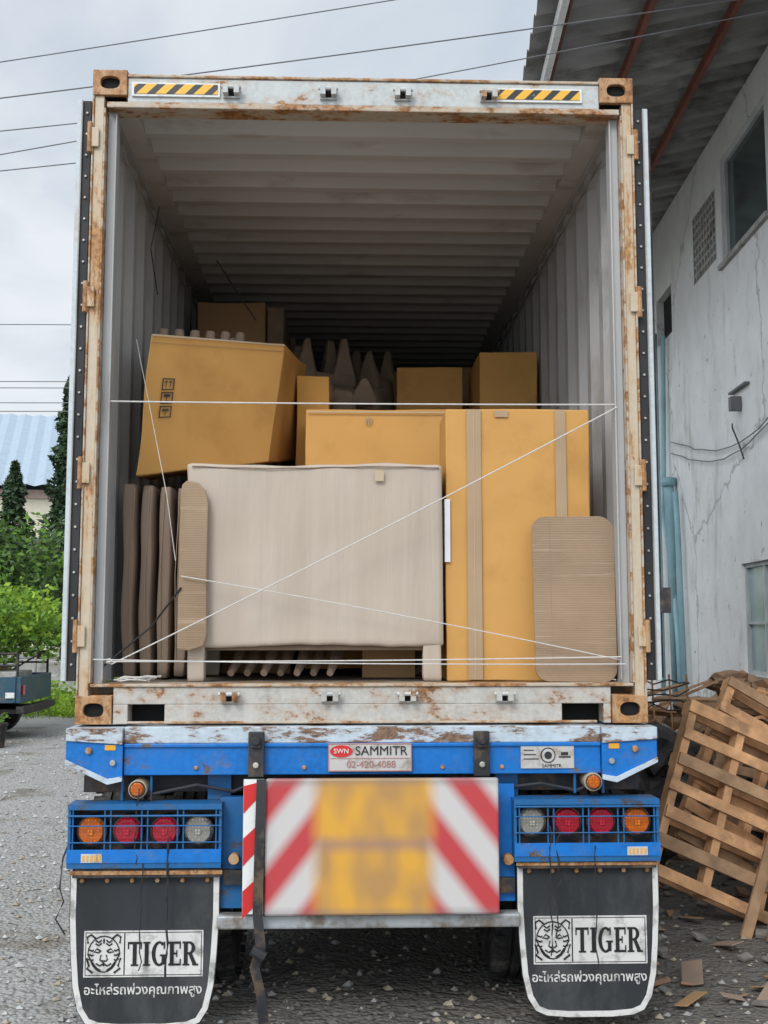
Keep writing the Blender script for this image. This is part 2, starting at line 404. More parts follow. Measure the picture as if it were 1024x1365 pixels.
for sx in(-1,1):
    b=MB()
    xa,xb=sorted((sx*1.285,sx*1.240)); b.box(xa,xb,.035,1.20,1.44,4.0,m_door)
    xa,xb=sorted((sx*1.262,sx*1.226)); b.box(xa,xb,.012,.034,1.43,4.01,m_gask)
    xa,xb=sorted((sx*1.288,sx*1.268)); b.box(xa,xb,.005,.034,1.43,4.01,m_door)
    xa,xb=sorted((sx*1.267,sx*1.263)); b.box(xa,xb,.0,.03,1.43,4.01,m_bolt)
    for i in range(26):
        z=1.5+i*.098; b.cyl((sx*1.244,.012,z),(sx*1.244,.004,z),.006,m_bolt,8)
    if sx>0:
        b.cyl((1.305,.30,1.44),(1.305,.30,3.98),.017,m_blk,10); b.cyl((1.305,.75,1.44),(1.305,.75,3.98),.017,m_blk,10)
        b.box(1.287,1.325,.24,.36,1.78,1.88,m_blk)
        b.cyl((1.302,.06,1.44),(1.302,.06,3.98),.010,m_blk,8)
        b.box(1.289,1.335,.0,.08,1.72,1.83,m_blk)
    else:
        b.cyl((-1.300,.4,1.44),(-1.300,.4,3.98),.015,m_bolt,10)
    b.done('door_leaf',C,.002)

# ------------------------------------------------------------------ trailer chassis
T=root('semi_trailer_chassis')
b=MB()
b.box(-1.0,1.0,-.055,.08,1.045,1.175,m_blue)
b.box(-1.0,1.0,-.058,.09,1.1755,1.243,m_chip)
b.box(-1.0,1.0,-.066,-.0585,1.160,1.176,m_blue)
b.done('rear_bolster',T,.006)
b=MB()
for sx in(-1,1):
    b.prism([(sx*1.235,1.24),(sx*1.002,1.24),(sx*1.002,1.175),(sx*1.235,1.19)],-.085,.10,m_chip)
    b.prism([(sx*1.235,1.188),(sx*1.002,1.173),(sx*1.002,1.035),(sx*1.06,1.02),(sx*1.235,1.10)],-.075,.09,m_blue)
    b.prism([(sx*1.235,1.115),(sx*1.235,1.095),(sx*1.06,1.012),(sx*1.0,1.025),(sx*1.0,1.045),(sx*1.06,1.035)],-.088,-.0755,m_chip)
    b.box(min(sx*1.03,sx*1.075),max(sx*1.03,sx*1.075),-.078,-.0755,1.15,1.172,m_yel)
    b.cyl((sx*1.14,-.088,1.15),(sx*1.14,-.0755,1.15),.014,m_cast,10)
    b.cyl((sx*1.04,-.088,1.10),(sx*1.04,-.0755,1.10),.012,m_bolt,10)
b.done('end_brackets',T,.005)
b=MB()
for x in(-.448,.492):
    b.box(x-.033,x+.033,-.095,-.067,1.04,1.225,m_blk)
    b.box(x-.02,x+.02,-.11,-.096,1.16,1.20,m_blk); b.cyl((x,-.12,1.19),(x,-.095,1.19),.018,m_blk,12)
    b.cyl((x,-.108,1.09),(x,-.095,1.09),.013,m_bolt,8)
for x in(-.7,-.25,.33,.58): b.cyl((x,-.064,1.075),(x,-.055,1.075),.010,m_cast,8)
b.done('bumper_stops',T,.004)
b=MB()
b.box(-.150,.200,-.072,-.0665,1.060,1.175,m_plate); 
b.box(-.150,.200,-.074,-.0722,1.060,1.064,m_redf);b.box(-.150,.200,-.074,-.0722,1.171,1.175,m_redf)
b.box(-.150,-.146,-.074,-.0722,1.065,1.170,m_redf);b.box(.196,.200,-.074,-.0722,1.065,1.170,m_redf)
b.box(-.140,.190,-.074,-.0722,1.112,1.115,m_redf)
pts=[(-.095+.047*math.cos(t*math.pi/12),1.143+.025*math.sin(t*math.pi/12)) for t in range(24)]
b.prism(pts,-.075,-.0742,m_red)
b.box(.66,.885,-.062,-.0555,1.068,1.165,m_plate)
pts=[(.775+.032*math.cos(t*math.pi/12),1.122+.032*math.sin(t*math.pi/12)) for t in range(24)]
b.prism(pts,-.064,-.0622,m_blk)
pts=[(.775+.027*math.cos(t*math.pi/12),1.122+.027*math.sin(t*math.pi/12)) for t in range(24)]
b.prism(pts,-.0655,-.0642,m_plate)
pts=[(.775+.016*math.cos(t*math.pi/12),1.122+.016*math.sin(t*math.pi/12)) for t in range(24)]
b.prism(pts,-.067,-.0657,m_blk)
for i in range(3): b.box(.672,.735-.01*i,-.064,-.0622,1.105+.018*i,1.109+.018*i,m_blk)
b.box(.82,.870,-.064,-.0622,1.112,1.118,m_blk); b.box(.83,.86,-.064,-.0622,1.122,1.135,m_blk)
b.done('plates',T)
def text(s,x,y,z,size,mat,parent,name,bold=0,align='CENTER'):
    cu=bpy.data.curves.new(name,'FONT'); cu.body=s; cu.size=size; cu.extrude=.0008; cu.align_x=align; cu.align_y='CENTER'; cu.offset=bold
    cu.materials.append(mat); o=bpy.data.objects.new(name,cu); link(o,parent); o.location=(x,y,z); o.rotation_euler=(R(90),0,0); return o
text('SAMMITR',.072,-.0745,1.143,.053,m_black,T,'maker_text')
text('02-420-4088',.03,-.0745,1.088,.040,m_redf,T,'phone_text')
text('SWN',-.095,-.0765,1.143,.028,m_white,T,'logo_text')
text('SAMMITR',.79,-.0630,1.078,.020,m_black,T,'small_text')
b=MB()
for sx in(-1,1):
    xa,xb=sorted((sx*.42,sx*.56)); 
    b.box(xa,xb,.09,12,1.19,1.21,m_blued); b.box(xa,xb,.09,12,.80,.82,m_blued)
    b.box(sx*.49-.008,sx*.49+.008,.09,12,.821,1.189,m_blued)
    b.box(min(sx*.56,sx*.66),max(sx*.56,sx*.66),.02,.05,.55,1.04,m_blued)
for y in(.5,1.6,2.8,4,6,8,10,12):
    b.box(-1.15,1.15,y,y+.1,1.13,1.235,m_blued)
b.box(-1.19,1.19,.06,.14,.960,1.03,m_blk)
for y in(.95,2.25,3.55):
    b.cyl((-1.0,y,.5),(1.0,y,.5),.075,m_blk,14)
    for sx in(-1,1):
        for k in range(5): b.box(sx*.49-.04,sx*.49+.04,y-.5+.07*k,y+.5-.07*k,.60-.0+.016*k,.613+.016*k,m_blk)
        b.box(sx*.49-.045,sx*.49+.045,y-.06,y+.06,.5,.72,m_blk)
b.box(-.40,.40,.15,.18,.62,1.0,m_blk)
for sx in(-1,1):
    for k in range(8):
        a=R(20+k*20); a2=R(20+(k+1)*20)
        y0,z0=.95-.60*math.cos(a),.50+.60*math.sin(a); y1,z1=.95-.60*math.cos(a2),.50+.60*math.sin(a2)
        xa,xb=sorted((sx*.60,sx*1.20))
        if z0<1.12 and z1<1.12: b.add([(xa,y0,z0),(xb,y0,z0),(xb,y1,z1),(xa,y1,z1)],[(0,1,2,3)],m_blk)
b.done('frame',T,.003)
b=MB()
for sx in(-1,1):
    b.box(sx*.8-.06,sx*.8+.06,8.9,9.02,.05,1.2,m_blk); b.box(sx*.8-.13,sx*.8+.13,8.83,9.09,0,.05,m_blk)
b.done('landing_legs',T,.004)
def tyre(b,xc,yc,zc,r,w_):
    prof=[(-.38,.56),(-.44,.62),(-.5,.78),(-.49,.90),(-.44,.965),(-.40,.985)]
    gr=[]
    for g0 in(-.26,-.09,.09,.26): gr+=[(g0-.03,1.0),(g0-.02,.972),(g0+.02,.972),(g0+.03,1.0)]
    prof=prof+gr+[(.40,.985),(.44,.965),(.49,.90),(.5,.78),(.44,.62),(.38,.56)]
    n=48; vs=[];fs=[]
    for i in range(n):
        t=2*math.pi*i/n
        for px,pr_ in prof: vs.append((xc+px*w_,yc+math.sin(t)*pr_*r,zc+math.cos(t)*pr_*r))
    k=len(prof)
    for i in range(n):
        for j in range(k-1): fs.append((i*k+j,i*k+j+1,((i+1)%n)*k+j+1,((i+1)%n)*k+j))
    b.add(vs,fs,m_tire)
    for s in(-1,1): b.cyl((xc+s*.36*w_,yc,zc),(xc+s*.10*w_,yc,zc),r*.57,m_bolt,24)
    for i in range(n):
        t=2*math.pi*(i+.5)/n
        for s in(-1,1):
            M=Matrix.Translation((xc+s*.43*w_,yc,zc))@Matrix.Rotation(-t,4,'X')
            b.box(-.035,.035,-.016,.016,r*.955,r*.995,m_tire,M)
for y in(.72,2.02,3.32):
    b=MB()
    for x in(-1.060,-.735,.745,1.070): tyre(b,x,y,.505,.505,.29)
    b.done('tyres',T)
def lampbox(sx,x0,x1,z0,z1,lamps,zc):
    b=MB()
    b.box(x0,x1,.0,.015,z0,z1,m_blk)
    b.box(x0,x1,-.10,0,z1-.012,z1,m_blued); b.box(x0,x1,-.10,0,z0,z0+.03,m_blued)
    b.box(x0,x0+.012,-.10,0,z0+.031,z1-.013,m_blued); b.box(x1-.012,x1,-.10,0,z0+.031,z1-.013,m_blued)
    b.box(x0,x1,-.112,-.1005,z1-.022,z1,m_blued); b.box(x0,x1,-.112,-.1005,z0+.012,z0+.065,m_blue)
    b.box(x0,x1,-.108,-.1005,z0-.010,z0+.0115,m_blued)
    b.cyl((x0,-.112,zc+.068),(x1,-.112,zc+.068),.0045,m_blued,8)
    b.cyl((x0,-.112,zc+.028),(x1,-.112,zc+.028),.0028,m_blued,8)
    b.cyl((x0,-.112,zc-.038),(x1,-.112,zc-.038),.0028,m_blued,8)
    xs=[x0+.01]+[ (lamps[i][0]+lamps[i+1][0])/2 for i in range(3)]+[x1-.01]
    for x in xs:
        for dx in(-.012,.012):
            if x0<x+dx<x1: b.cyl((x+dx,-.105,z0+.06),(x+dx,-.105,z1),.0035,m_blued,8)
    for x,l in lamps:
        b.cyl((x,.0,zc),(x,-.065,zc),.062,m_blk,28); b.cyl((x,-.0655,zc),(x,-.084,zc),.057,l,28,.048)
        b.cyl((x,-.0845,zc),(x,-.090,zc),.013,l,12)
    xx=x0+.06 if sx<0 else x1-.14
    b.box(xx,xx+.085,-.1155,-.1125,z0+.015,z0+.050,m_plate)
    for k in range(5): b.box(xx+.006+k*.016,xx+.014+k*.016,-.1172,-.1158,z0+.021,z0+.044,m_yel)
    return b.done('lamp_cluster',T,.002)
lampbox(-1,-1.212,-.585,.69,.936,[(-1.122,l_or),(-.975,l_red),(-.822,l_red),(-.683,l_clr)],.822)
lampbox(1,.622,1.230,.705,.947,[(.70,l_clr),(.85,l_red),(.993,l_red),(1.142,l_or)],.850)
b=MB()
for x,z in((-.938,.99),(.963,1.012)):
    b.cyl((x,.02,z),(x,-.07,z),.038,m_tapel,24); b.cyl((x,-.0705,z),(x,-.078,z),.033,m_blk,24); b.cyl((x,-.0785,z),(x,-.088,z),.028,l_or,24,.022)
    for dx in(-.07,.05): b.cyl((x+dx,-.03,z-.05),(x+dx,-.03,z+.05),.006,m_blued,8)
b.done('marker_lamps',T)
b=MB()
b.box(-1.19,-.585,-.095,-.03,.640,.6755,m_blk); b.box(.64,1.215,-.095,-.03,.665,.6925,m_blk)
b.box(-1.20,-.58,-.098,-.0955,.652,.668,m_cast); b.box(.63,1.22,-.098,-.0955,.677,.690,m_cast)
b.box(-.60,-.50,-.03,.02,.50,.95,m_blued); b.box(.56,.635,-.03,.02,.52,1.0,m_blue)
b.cyl((-.535,-.05,.71),(-.535,-.09,.71),.022,m_cast,12); b.cyl((.60,-.05,.70),(.60,-.09,.70),.022,m_cast,12)
b.box(-.58,-.50,-.06,-.031,.60,.66,m_blk); b.box(.56,.63,-.06,-.031,.56,.62,m_blk)
b.done('flap_brackets',T,.004)
m_bump=Mt('galvanised_bumper',(.36,.38,.39),.45,metal=.2,var=.2,dirt=(.18,.15,.12),damt=.35,ds=8)
b=MB(); b.box(-.60,.645,-.10,-.03,.432,.487,m_bump); b.done('under_run_bar',T,.008)
def boardmat():
    m,nt,b=nodes('number_board_paint')
    co=coord(nt); s=nt.nodes.new('ShaderNodeSeparateXYZ'); nt.links.new(co,s.inputs[0])
    def mth(op,a,bb=None,c=None):
        n=nt.nodes.new('ShaderNodeMath'); n.operation=op
        for i,v in enumerate((a,bb,c)):
            if v is None: continue
            if isinstance(v,(int,float)): n.inputs[i].default_value=v
            else: nt.links.new(v,n.inputs[i])
        return n.outputs[0]
    ax=mth('ABSOLUTE',mth('SUBTRACT',s.outputs[0],.04))
    q=mth('ADD',mth('MULTIPLY',ax,1.25),s.outputs[2])
    st=mth('SINE',mth('MULTIPLY',mth('ADD',q,-.04),2*math.pi/.34))
    c=mix(nt,ramp(nt,mth('MULTIPLY_ADD',st,.5,.5),.18,.84),(.56,.53,.51),(.48,.05,.055))
    yel=ramp(nt,ax,.205,.275,(1,1,1),(0,0,0))
    blot=ramp(nt,nz(nt,coord(nt,(1,1,.6)),9,1,.3),.36,.66)
    yc=mix(nt,blot,(.66,.34,.045),(.44,.24,.08))
    gap=ramp(nt,mth('ABSOLUTE',mth('SUBTRACT',s.outputs[2],.775)),.002,.045,(1,1,1),(0,0,0))
    yc=mix(nt,mth('MULTIPLY',gap,.6),yc,(.28,.17,.16))
    c=mix(nt,yel,c,yc)
    edge=ramp(nt,mth('ABSOLUTE',mth('SUBTRACT',s.outputs[2],.766)),.235,.275,(0,0,0),(1,1,1))
    c=mix(nt,mth('MULTIPLY',edge,.6),c,(.17,.15,.15))
    nt.links.new(c,b.inputs['Base Color']); b.inputs['Roughness'].default_value=.5
    return m
NB=root('number_plate_board')
b=MB(); b.box(-.405,.555,-.135,-.115,.492,1.040,boardmat()); b.done('board',NB,.012)
b=MB(); b.box(-.495,-.41,-.125,-.105,.50,1.035,m_white)
for z in(.52,.73,.94):
    b.prism([(-.494,z-.04),(-.411,z+.05),(-.411,z+.145 if z<.9 else z+.09),(-.494,z+.07)],-.128,-.1255,m_red)
b.done('side_strip',NB)
b=MB(); b.box(-.44,.55,-.104,-.06,.56,.60,m_blk); b.box(-.44,.55,-.104,-.06,.95,.99,m_blk); b.done('brackets',NB)
S=MB()
pts=[(-.42,-.15,1.04),(-.425,-.155,.8),(-.43,-.15,.5),(-.415,-.16,.38),(-.44,-.15,.30),(-.41,-.15,.18),(-.395,-.15,.01)]
for i in range(len(pts)-1):
    a,c=Vector(pts[i]),Vector(pts[i+1]); wd=.02
    S.add([a+Vector((-wd,0,0)),a+Vector((wd,0,0)),c+Vector((wd,0,0)),c+Vector((-wd,0,0)),a+Vector((-wd,.004,0)),a+Vector((wd,.004,0)),c+Vector((wd,.004,0)),c+Vector((-wd,.004,0))],
      [(0,1,2,3),(4,5,6,7),(0,3,7,4),(1,2,6,5)],m_blk)
S.cyl((-.45,-.16,.37),(-.40,-.16,.34),.022,m_blk,10)
S.done('hanging_strap')

def letters(b,x0,z0,h,y,m,sx=1.0):
    k=[0]
    def rc(xa,xb,za,zb):
        yy=y-.00025*k[0]; k[0]=(k[0]+1)%7
        b.box(x0+xa*h*sx,x0+xb*h*sx,yy-.001,yy,z0+za*h,z0+zb*h,m)
    def arc(cx,cz,ro,rzo,ri,rzi,t0,t1,n=18):
        yy=y-.00025*k[0]; k[0]=(k[0]+1)%7
        P=[(cx+ro*math.cos(t0+(t1-t0)*i/n),cz+rzo*math.sin(t0+(t1-t0)*i/n)) for i in range(n+1)]
        Q=[(cx+ri*math.cos(t0+(t1-t0)*i/n),cz+rzi*math.sin(t0+(t1-t0)*i/n)) for i in range(n+1)]
        for i in range(n):
            b.prism([(x0+a*h*sx,z0+c*h) for a,c in(P[i],P[i+1],Q[i+1],Q[i])],yy-.001,yy,m)
    rc(0,.78,.90,1);rc(0,.07,.70,1);rc(.71,.78,.70,1);rc(.28,.50,0,1);rc(.18,.60,0,.07)
    x=.86; rc(x+.09,x+.31,0,1);rc(x,x+.4,.93,1);rc(x,x+.4,0,.07)
    x=1.34; arc(x+.43,.5,.43,.52,.22,.42,R(50),R(315)); rc(x+.56,x+.77,.05,.42);rc(x+.46,x+.86,.40,.47);rc(x+.66,x+.74,.70,1)
    x=2.28; rc(x+.08,x+.30,0,1);rc(x,x+.68,.91,1);rc(x,x+.70,0,.09);rc(x+.2,x+.5,.46,.54);rc(x+.61,x+.68,.7,1);rc(x+.63,x+.70,0,.28);rc(x+.44,x+.50,.36,.64)
    x=3.06; rc(x+.08,x+.30,0,1);rc(x,x+.40,.92,1);rc(x,x+.4,0,.07);arc(x+.38,.735,.33,.265,.13,.175,R(-90),R(90)); rc(x+.28,x+.38,.47,.55)
    b.prism([(x0+a*h*sx,z0+c*h) for a,c in((x+.33,.50),(x+.54,.50),(x+.84,.0),(x+.60,.0))],y-.0022,y-.001,m); rc(x+.56,x+.9,0,.07)
def tiger(b,cx,cz,s,y,m):
    def st(pts,wd=.010):
        b.tube([(cx+a*s,y,cz+c*s) for a,c in pts],wd*.35,m,5)
    import math as mm
    st([(.0+.42*mm.cos(t*mm.pi/10)*(1 if mm.sin(t*mm.pi/10)>-.2 else .86),.0+.46*mm.sin(t*mm.pi/10)) for t in range(21)],.008)
    for q in(-1,1):
        st([(q*.22,.40),(q*.34,.50),(q*.44,.44),(q*.42,.28)],.012)
        st([(q*.08,.08),(q*.18,.14),(q*.26,.06),(q*.14,.04),(q*.08,.08)])
        st([(q*.07,-.02),(q*.10,-.14),(q*.05,-.18)]); st([(0,-.24),(q*.10,-.30),(q*.2,-.24)])
        for z in(.30,.22): st([(q*.06,z+.06),(q*.14,z),(q*.22,z+.05)])
        for z in(.12,.0,-.12): st([(q*.40,z),(q*.30,z-.04),(q*.27,z-.01)])
        st([(q*.30,-.20),(q*.20,-.34),(q*.08,-.42)])
        st([(q*.45,-.1),(q*.38,-.3),(q*.44,-.36),(q*.28,-.48)],.012)
    st([(-.05,-.17),(.05,-.17),(0,-.23),(-.05,-.17)]); st([(0,-.23),(0,-.30)]); st([(0,.40),(0,.28)])
def flap(xl,xr,zt,zb,px0,px1,pz0,pz1,tz):
    F=root('mud_flap')
    H=zt-zb; cx=(xl+xr)/2; W=(xr-xl)/2
    half=[(1,1),(1,.72),(.975,.48),(.94,.28),(.87,.13),(.76,.045),(.6,.012),(.3,0)]
    outl=[(cx+W*a,zb+H*c) for a,c in half]+[(cx-W*a,zb+H*c) for a,c in half[::-1]]
    b=MB(); b.prism(outl,-.060,-.050,m_rub); b.done('rubber_sheet',F)
    b=MB(); n=len(outl)
    ins=[]
    for i,(x,z) in enumerate(outl):
        a=Vector(outl[max(i-1,0)]);c=Vector(outl[min(i+1,n-1)]); d=(c-a).normalized(); nn=Vector((d.y,-d.x))
        if nn.dot(Vector((cx,zb+H*.6))-Vector((x,z)))<0: nn=-nn
        o=.003; ins.append(((x+nn.x*o,z+nn.y*o),(x+nn.x*.026,z+nn.y*.026)))
    for i in range(n-1):
        b.prism([ins[i][0],ins[i+1][0],ins[i+1][1],ins[i][1]],-.062,-.0605,m_flapw)
    b.done('white_border',F)
    b=MB(); b.box(px0,px1,-.0625,-.0605,pz0,pz1,m_flapw)
    b.box(px0+.006,px1-.006,-.0632,-.0626,pz0+.006,pz0+.009,m_black);b.box(px0+.006,px1-.006,-.0632,-.0626,pz1-.009,pz1-.006,m_black)
    pw=(px1-px0)*.335
    b.box(px0+pw,px0+pw+.005,-.0632,-.0626,pz0+.01,pz1-.01,m_black)
    b.box(px0+.006,px0+.009,-.0632,-.0626,pz0+.01,pz1-.01,m_black);b.box(px1-.009,px1-.006,-.0632,-.0626,pz0+.01,pz1-.01,m_black)
    tiger(b,px0+pw*.5,(pz0+pz1)/2,(pz1-pz0)*.84,-.0635,m_black)
    lh=(pz1-pz0)*.52; avail=(px1-px0)-pw-.035
    letters(b,px0+pw+.016,(pz0+pz1)/2-lh/2,lh,-.0635,m_black,avail/(3.96*lh))
    b.done('tiger_sign',F)
    text('อะไหล่รถพ่วงคุณภาพสูง',cx,-.0615,tz,.0505,m_flapw,F,'thai_text',.0005)
    b=MB()
    for i in range(6):
        x=xl+.05+i*(xr-xl-.1)/5; b.cyl((x,-.075,zt-.02),(x,-.06,zt-.02),.009,m_cast,8)
    b.done('bolts',F)
flap(-1.205,-.593,.645,.03,-1.142,-.657,.240,.423,.188)
flap(.636,1.232,.672,.06,.703,1.177,.273,.466,.219)
b=MB()
def hang(x,z0,z1,y=-.11,r=.003,m=m_wire,w_=.015):
    n=12; b.tube([(x+w_*noise.noise((x*9,i*.6,0)),y+.01*noise.noise((x*5,i*.5,3)),z0+(z1-z0)*i/n) for i in range(n+1)],r,m,5)
hang(-.905,.70,.28); hang(-.80,.80,.25,r=.005,w_=.008); hang(.77,.84,.32);hang(.955,.76,.26); hang(-.93,1.0,.7); hang(.80,.84,.4,w_=.03)
b.tube([(-1.2,-.08,.80),(-1.23,-.09,.72),(-1.24,-.09,.60),(-1.22,-.1,.55),(-1.25,-.1,.48),(-1.21,-.1,.42)],.004,m_wire,5)
b.tube([(-1.0,.0,1.0),(-.9,-.02,.96),(-.7,-.02,1.0),(-.55,0,.97),(-.45,0,1.01)],.008,m_wire,6)
b.tube([(1.05,.0,1.02),(.9,-.02,.97),(.75,-.02,1.0),(.6,0,.98)],.008,m_wire,6)
b.done('loose_wires',T)

# ------------------------------------------------------------------ cargo
def cardbox(name,c,mat,parent=None,amp=.005):
    bm=bmesh.new(); bmesh.ops.create_cube(bm,size=1)
    bmesh.ops.subdivide_edges(bm,edges=bm.edges[:],cuts=11,use_grid_fill=True)
    c=[Vector(q) for q in c]
    for v in bm.verts:
        s,d,t=v.co.x+.5,v.co.y+.5,v.co.z+.5
        f=(c[0]*(1-s)+c[1]*s)*(1-t)+(c[3]*(1-s)+c[2]*s)*t
        k=(c[4]*(1-s)+c[5]*s)*(1-t)+(c[7]*(1-s)+c[6]*s)*t
        p=f*(1-d)+k*d
        p+=Vector((noise.noise(p*3),noise.noise(p*3+Vector((9,0,0))),noise.noise(p*3+Vector((0,9,0)))))*amp*2
        v.co=p
    me=bpy.data.meshes.new(name); bm.to_mesh(me); bm.free(); me.materials.append(mat)
    if not parent: parent=root(name)
    o=bpy.data.objects.new('carton',me); link(o,parent)
    bv=o.modifiers.new('b','BEVEL'); bv.width=.006; bv.segments=2; bv.limit_method='ANGLE'; bv.angle_limit=R(40)
    return parent
def abox(name,x0,x1,y0,y1,z0,z1,mat,sh=(0,0),**k):
    a,bb=sh
    return cardbox(name,[(x0,y0,z0),(x1,y0,z0),(x1+a,y0+bb,z1),(x0+a,y0+bb,z1),(x0,y1,z0),(x1,y1,z0),(x1+a,y1+bb,z1),(x0+a,y1+bb,z1)],mat,**k)
def softbox(x0,x1,y0,y1,z0,z1,mat,parent,r=.03,amp=.008,f=(4,4,1.5),cuts=22,oname='wrapped_body',post=None):
    bm=bmesh.new(); bmesh.ops.create_cube(bm,size=1); bmesh.ops.subdivide_edges(bm,edges=bm.edges[:],cuts=cuts,use_grid_fill=True)
    for v in bm.verts:
        p=Vector((x0+(x1-x0)*(v.co.x+.5),y0+(y1-y0)*(v.co.y+.5),z0+(z1-z0)*(v.co.z+.5)))
        q=Vector((min(max(p.x,x0+r),x1-r),min(max(p.y,y0+r),y1-r),min(max(p.z,z0+r),z1-r)))
        d=p-q
        if d.length>1e-6: p=q+d.normalized()*r
        n=Vector((p.x*f[0],p.y*f[1],p.z*f[2]))
        p+=Vector((noise.noise(n),noise.noise(n+Vector((7,0,0))),noise.noise(n+Vector((0,7,0)))*.8))*amp*2
        if post: p=post(p)
        v.co=p
    me=bpy.data.meshes.new(oname); bm.to_mesh(me); bm.free(); me.materials.append(mat)
    me.polygons.foreach_set('use_smooth',[True]*len(me.polygons))
    o=bpy.data.objects.new(oname,me); link(o,parent); return o

SF=root('wrapped_sofa')
def sofapost(p):
    p=p.copy()
    t=(p.z-1.578)/.81
    if t>.8: p.z+=.005*math.sin(p.x*6+1)+.0015*math.sin(p.x*23); p.x+= -.010*(t-.8)/.2*(1 if p.x<-.6 else 0)
    if t<.12: p.z+=-.006*math.sin(p.x*7)+ .004*noise.noise((p.x*12,0,0))
    p.y-=.005*noise.noise((p.x*15,0,p.z*1.2))+.008*noise.noise((p.x*4,3,p.z*3))
    return p
softbox(-.79,.352,.155,.85,1.575,2.388,m_foam,SF,r=.016,amp=.005,f=(4,3,1.2),cuts=52,post=sofapost)
for i,(a,c,y) in enumerate(((-.775,-.70,.165),(.265,.350,.165),(-.775,-.70,.72),(.265,.350,.72))):
    softbox(a,c,y,y+.09,1.419,1.62,m_foam,SF,r=.010,amp=.003,f=(9,9,6),cuts=10,oname='leg_%d'%(i+1))
b=MB(); b.box(-.70,.265,.19,.21,1.555,1.59,m_papd); b.done('rail',SF,.004)
b=MB(); pts=[(-.815,1.56),(-.812,2.24),(-.805,2.285),(-.785,2.305),(-.735,2.295),(-.70,2.26),(-.688,2.20),(-.690,1.9),(-.685,1.62),(-.70,1.575),(-.76,1.555)]
b.prism(pts,.105,.122,m_grayc); b.done('arm_card',SF,.006)
b=MB(); b.tube([(-.77+.03*i,.149,2.372+.005*math.sin((-.77+.03*i)*6+1)+.001*math.sin(i)) for i in range(38)],.003,m_pap,6); b.done('top_fold',SF,smooth=True)
# packing tape that closes the wrap
b=MB(); b.box(.05,.09,.1395,.1405,2.31,2.36,m_tapel); b.done('wrap_tape',SF)

B1=abox('cardboard_box',.375,1.035,.20,.55,1.419,2.655,m_card,amp=.003)
b=MB()
b.box(.470,.535,.190,.1925,1.425,2.65,m_tape)
b.box(.876,.925,.190,.1925,1.425,2.65,m_tape)
b.box(.500,.503,.1885,.1898,1.425,2.65,m_tapel)
b.box(.899,.901,.1885,.1898,1.425,2.65,m_tapel)
b.box(.365,.3655,.21,.25,1.95,2.23,m_label); b.box(.367,.392,.1905,.192,1.95,2.235,m_label)
b.box(.60,.66,.1915,.1925,2.615,2.645,m_tape)
b.done('tape_and_label',B1)
LS=root('cardboard_sheet')
def rrect(x0,x1,z0,z1,r,n=6):
    P=[]
    for cx,cz,a0 in((x1-r,z1-r,0),(x0+r,z1-r,90),(x0+r,z0+r,180),(x1-r,z0+r,270)):
        for i in range(n+1):
            t=R(a0+90*i/n); P.append((cx+r*math.cos(t),cz+r*math.sin(t)))
    return P
b=MB(); M=Matrix.Translation((0,.13,1.42))@Matrix.Rotation(R(-3),4,'X')@Matrix.Translation((0,-.13,-1.42))
b.prism([(x+.006*noise.noise((x*9,z*9,0)),z+.006*noise.noise((z*9,x*9,4))) for x,z in rrect(.752,1.118,1.420,2.15,.06)],.085,.097,m_grayc,M)
b.box(.83,.832,.084,.0849,1.45,2.13,m_pap,M)
b.done('sheet',LS,.003)
B2=abox('cardboard_box',-.29,.50,.90,1.45,1.45,2.785,m_card)
b=MB(); b.box(.02,.026,.8865,.888,2.71,2.745,m_tape);b.box(.045,.051,.8865,.888,2.71,2.745,m_tape);b.box(.033,.038,.8865,.888,2.70,2.75,m_tape)
b.box(-.285,.49,.886,.8885,2.768,2.774,m_tapel)
b.done('handle_marks',B2)
c=[(-1.048,.30,2.351),(-.479,.85,2.504),(-.407,.85,3.117),(-.992,.30,3.02),(-1.12,1.0,2.42),(-.385,1.60,2.62),(-.315,1.60,3.19),(-1.09,1.0,3.09)]
B3=cardbox('cardboard_box',c,m_card)
fc=[Vector(q) for q in c[:4]]
nrm=(fc[1]-fc[0]).cross(fc[3]-fc[0]).normalized()
def onf(s,t,o=.010):
    return (fc[0]*(1-s)+fc[1]*s)*(1-t)+(fc[3]*(1-s)+fc[2]*s)*t+nrm*o
b=MB()
def fr(s0,s1,t0,t1,o=.010): b.add([onf(s0,t0,o),onf(s1,t0,o),onf(s1,t1,o),onf(s0,t1,o)],[(0,1,2,3)],m_blk)
for t0 in(.40,.50,.60):
    for s0 in(.105,):
        s1=s0+.085;t1=t0+.085;e=.008
        fr(s0,s1,t0,t0+e);fr(s0,s1,t1-e,t1);fr(s0,s0+e,t0+e,t1-e);fr(s1-e,s1,t0+e,t1-e)
        if t0==.60:
            for k in(.02,.05): fr(s0+k+.005,s0+k+.010,t0+.02,t0+.07); fr(s0+k-.004,s0+k+.019,t0+.055,t0+.062)
        elif t0==.50: fr(s0+.02,s0+.065,t0+.05,t0+.07); fr(s0+.04,s0+.045,t0+.02,t0+.05); fr(s0+.028,s0+.057,t0+.016,t0+.022)
        else: fr(s0+.02,s0+.065,t0+.045,t0+.065);fr(s0+.04,s0+.045,t0+.015,t0+.045)
b.done('handling_marks',B3,recalc=False)
b=MB(); b.add([onf(0.0,.935,.0095),onf(1,.935,.0095),onf(1,.941,.0095),onf(0,.941,.0095)],[(0,1,2,3)],m_card2)
b.add([onf(0.0,.985,.0095),onf(1,.985,.0095),onf(1,.998,.0095),onf(0,.998,.0095)],[(0,1,2,3)],m_tapel); b.done('crease',B3)
abox('cardboard_box',-.82,-.36,.92,1.6,1.419,2.36,m_card2)
abox('cardboard_box',-.36,-.18,1.30,1.9,1.7,3.06,m_cardside)
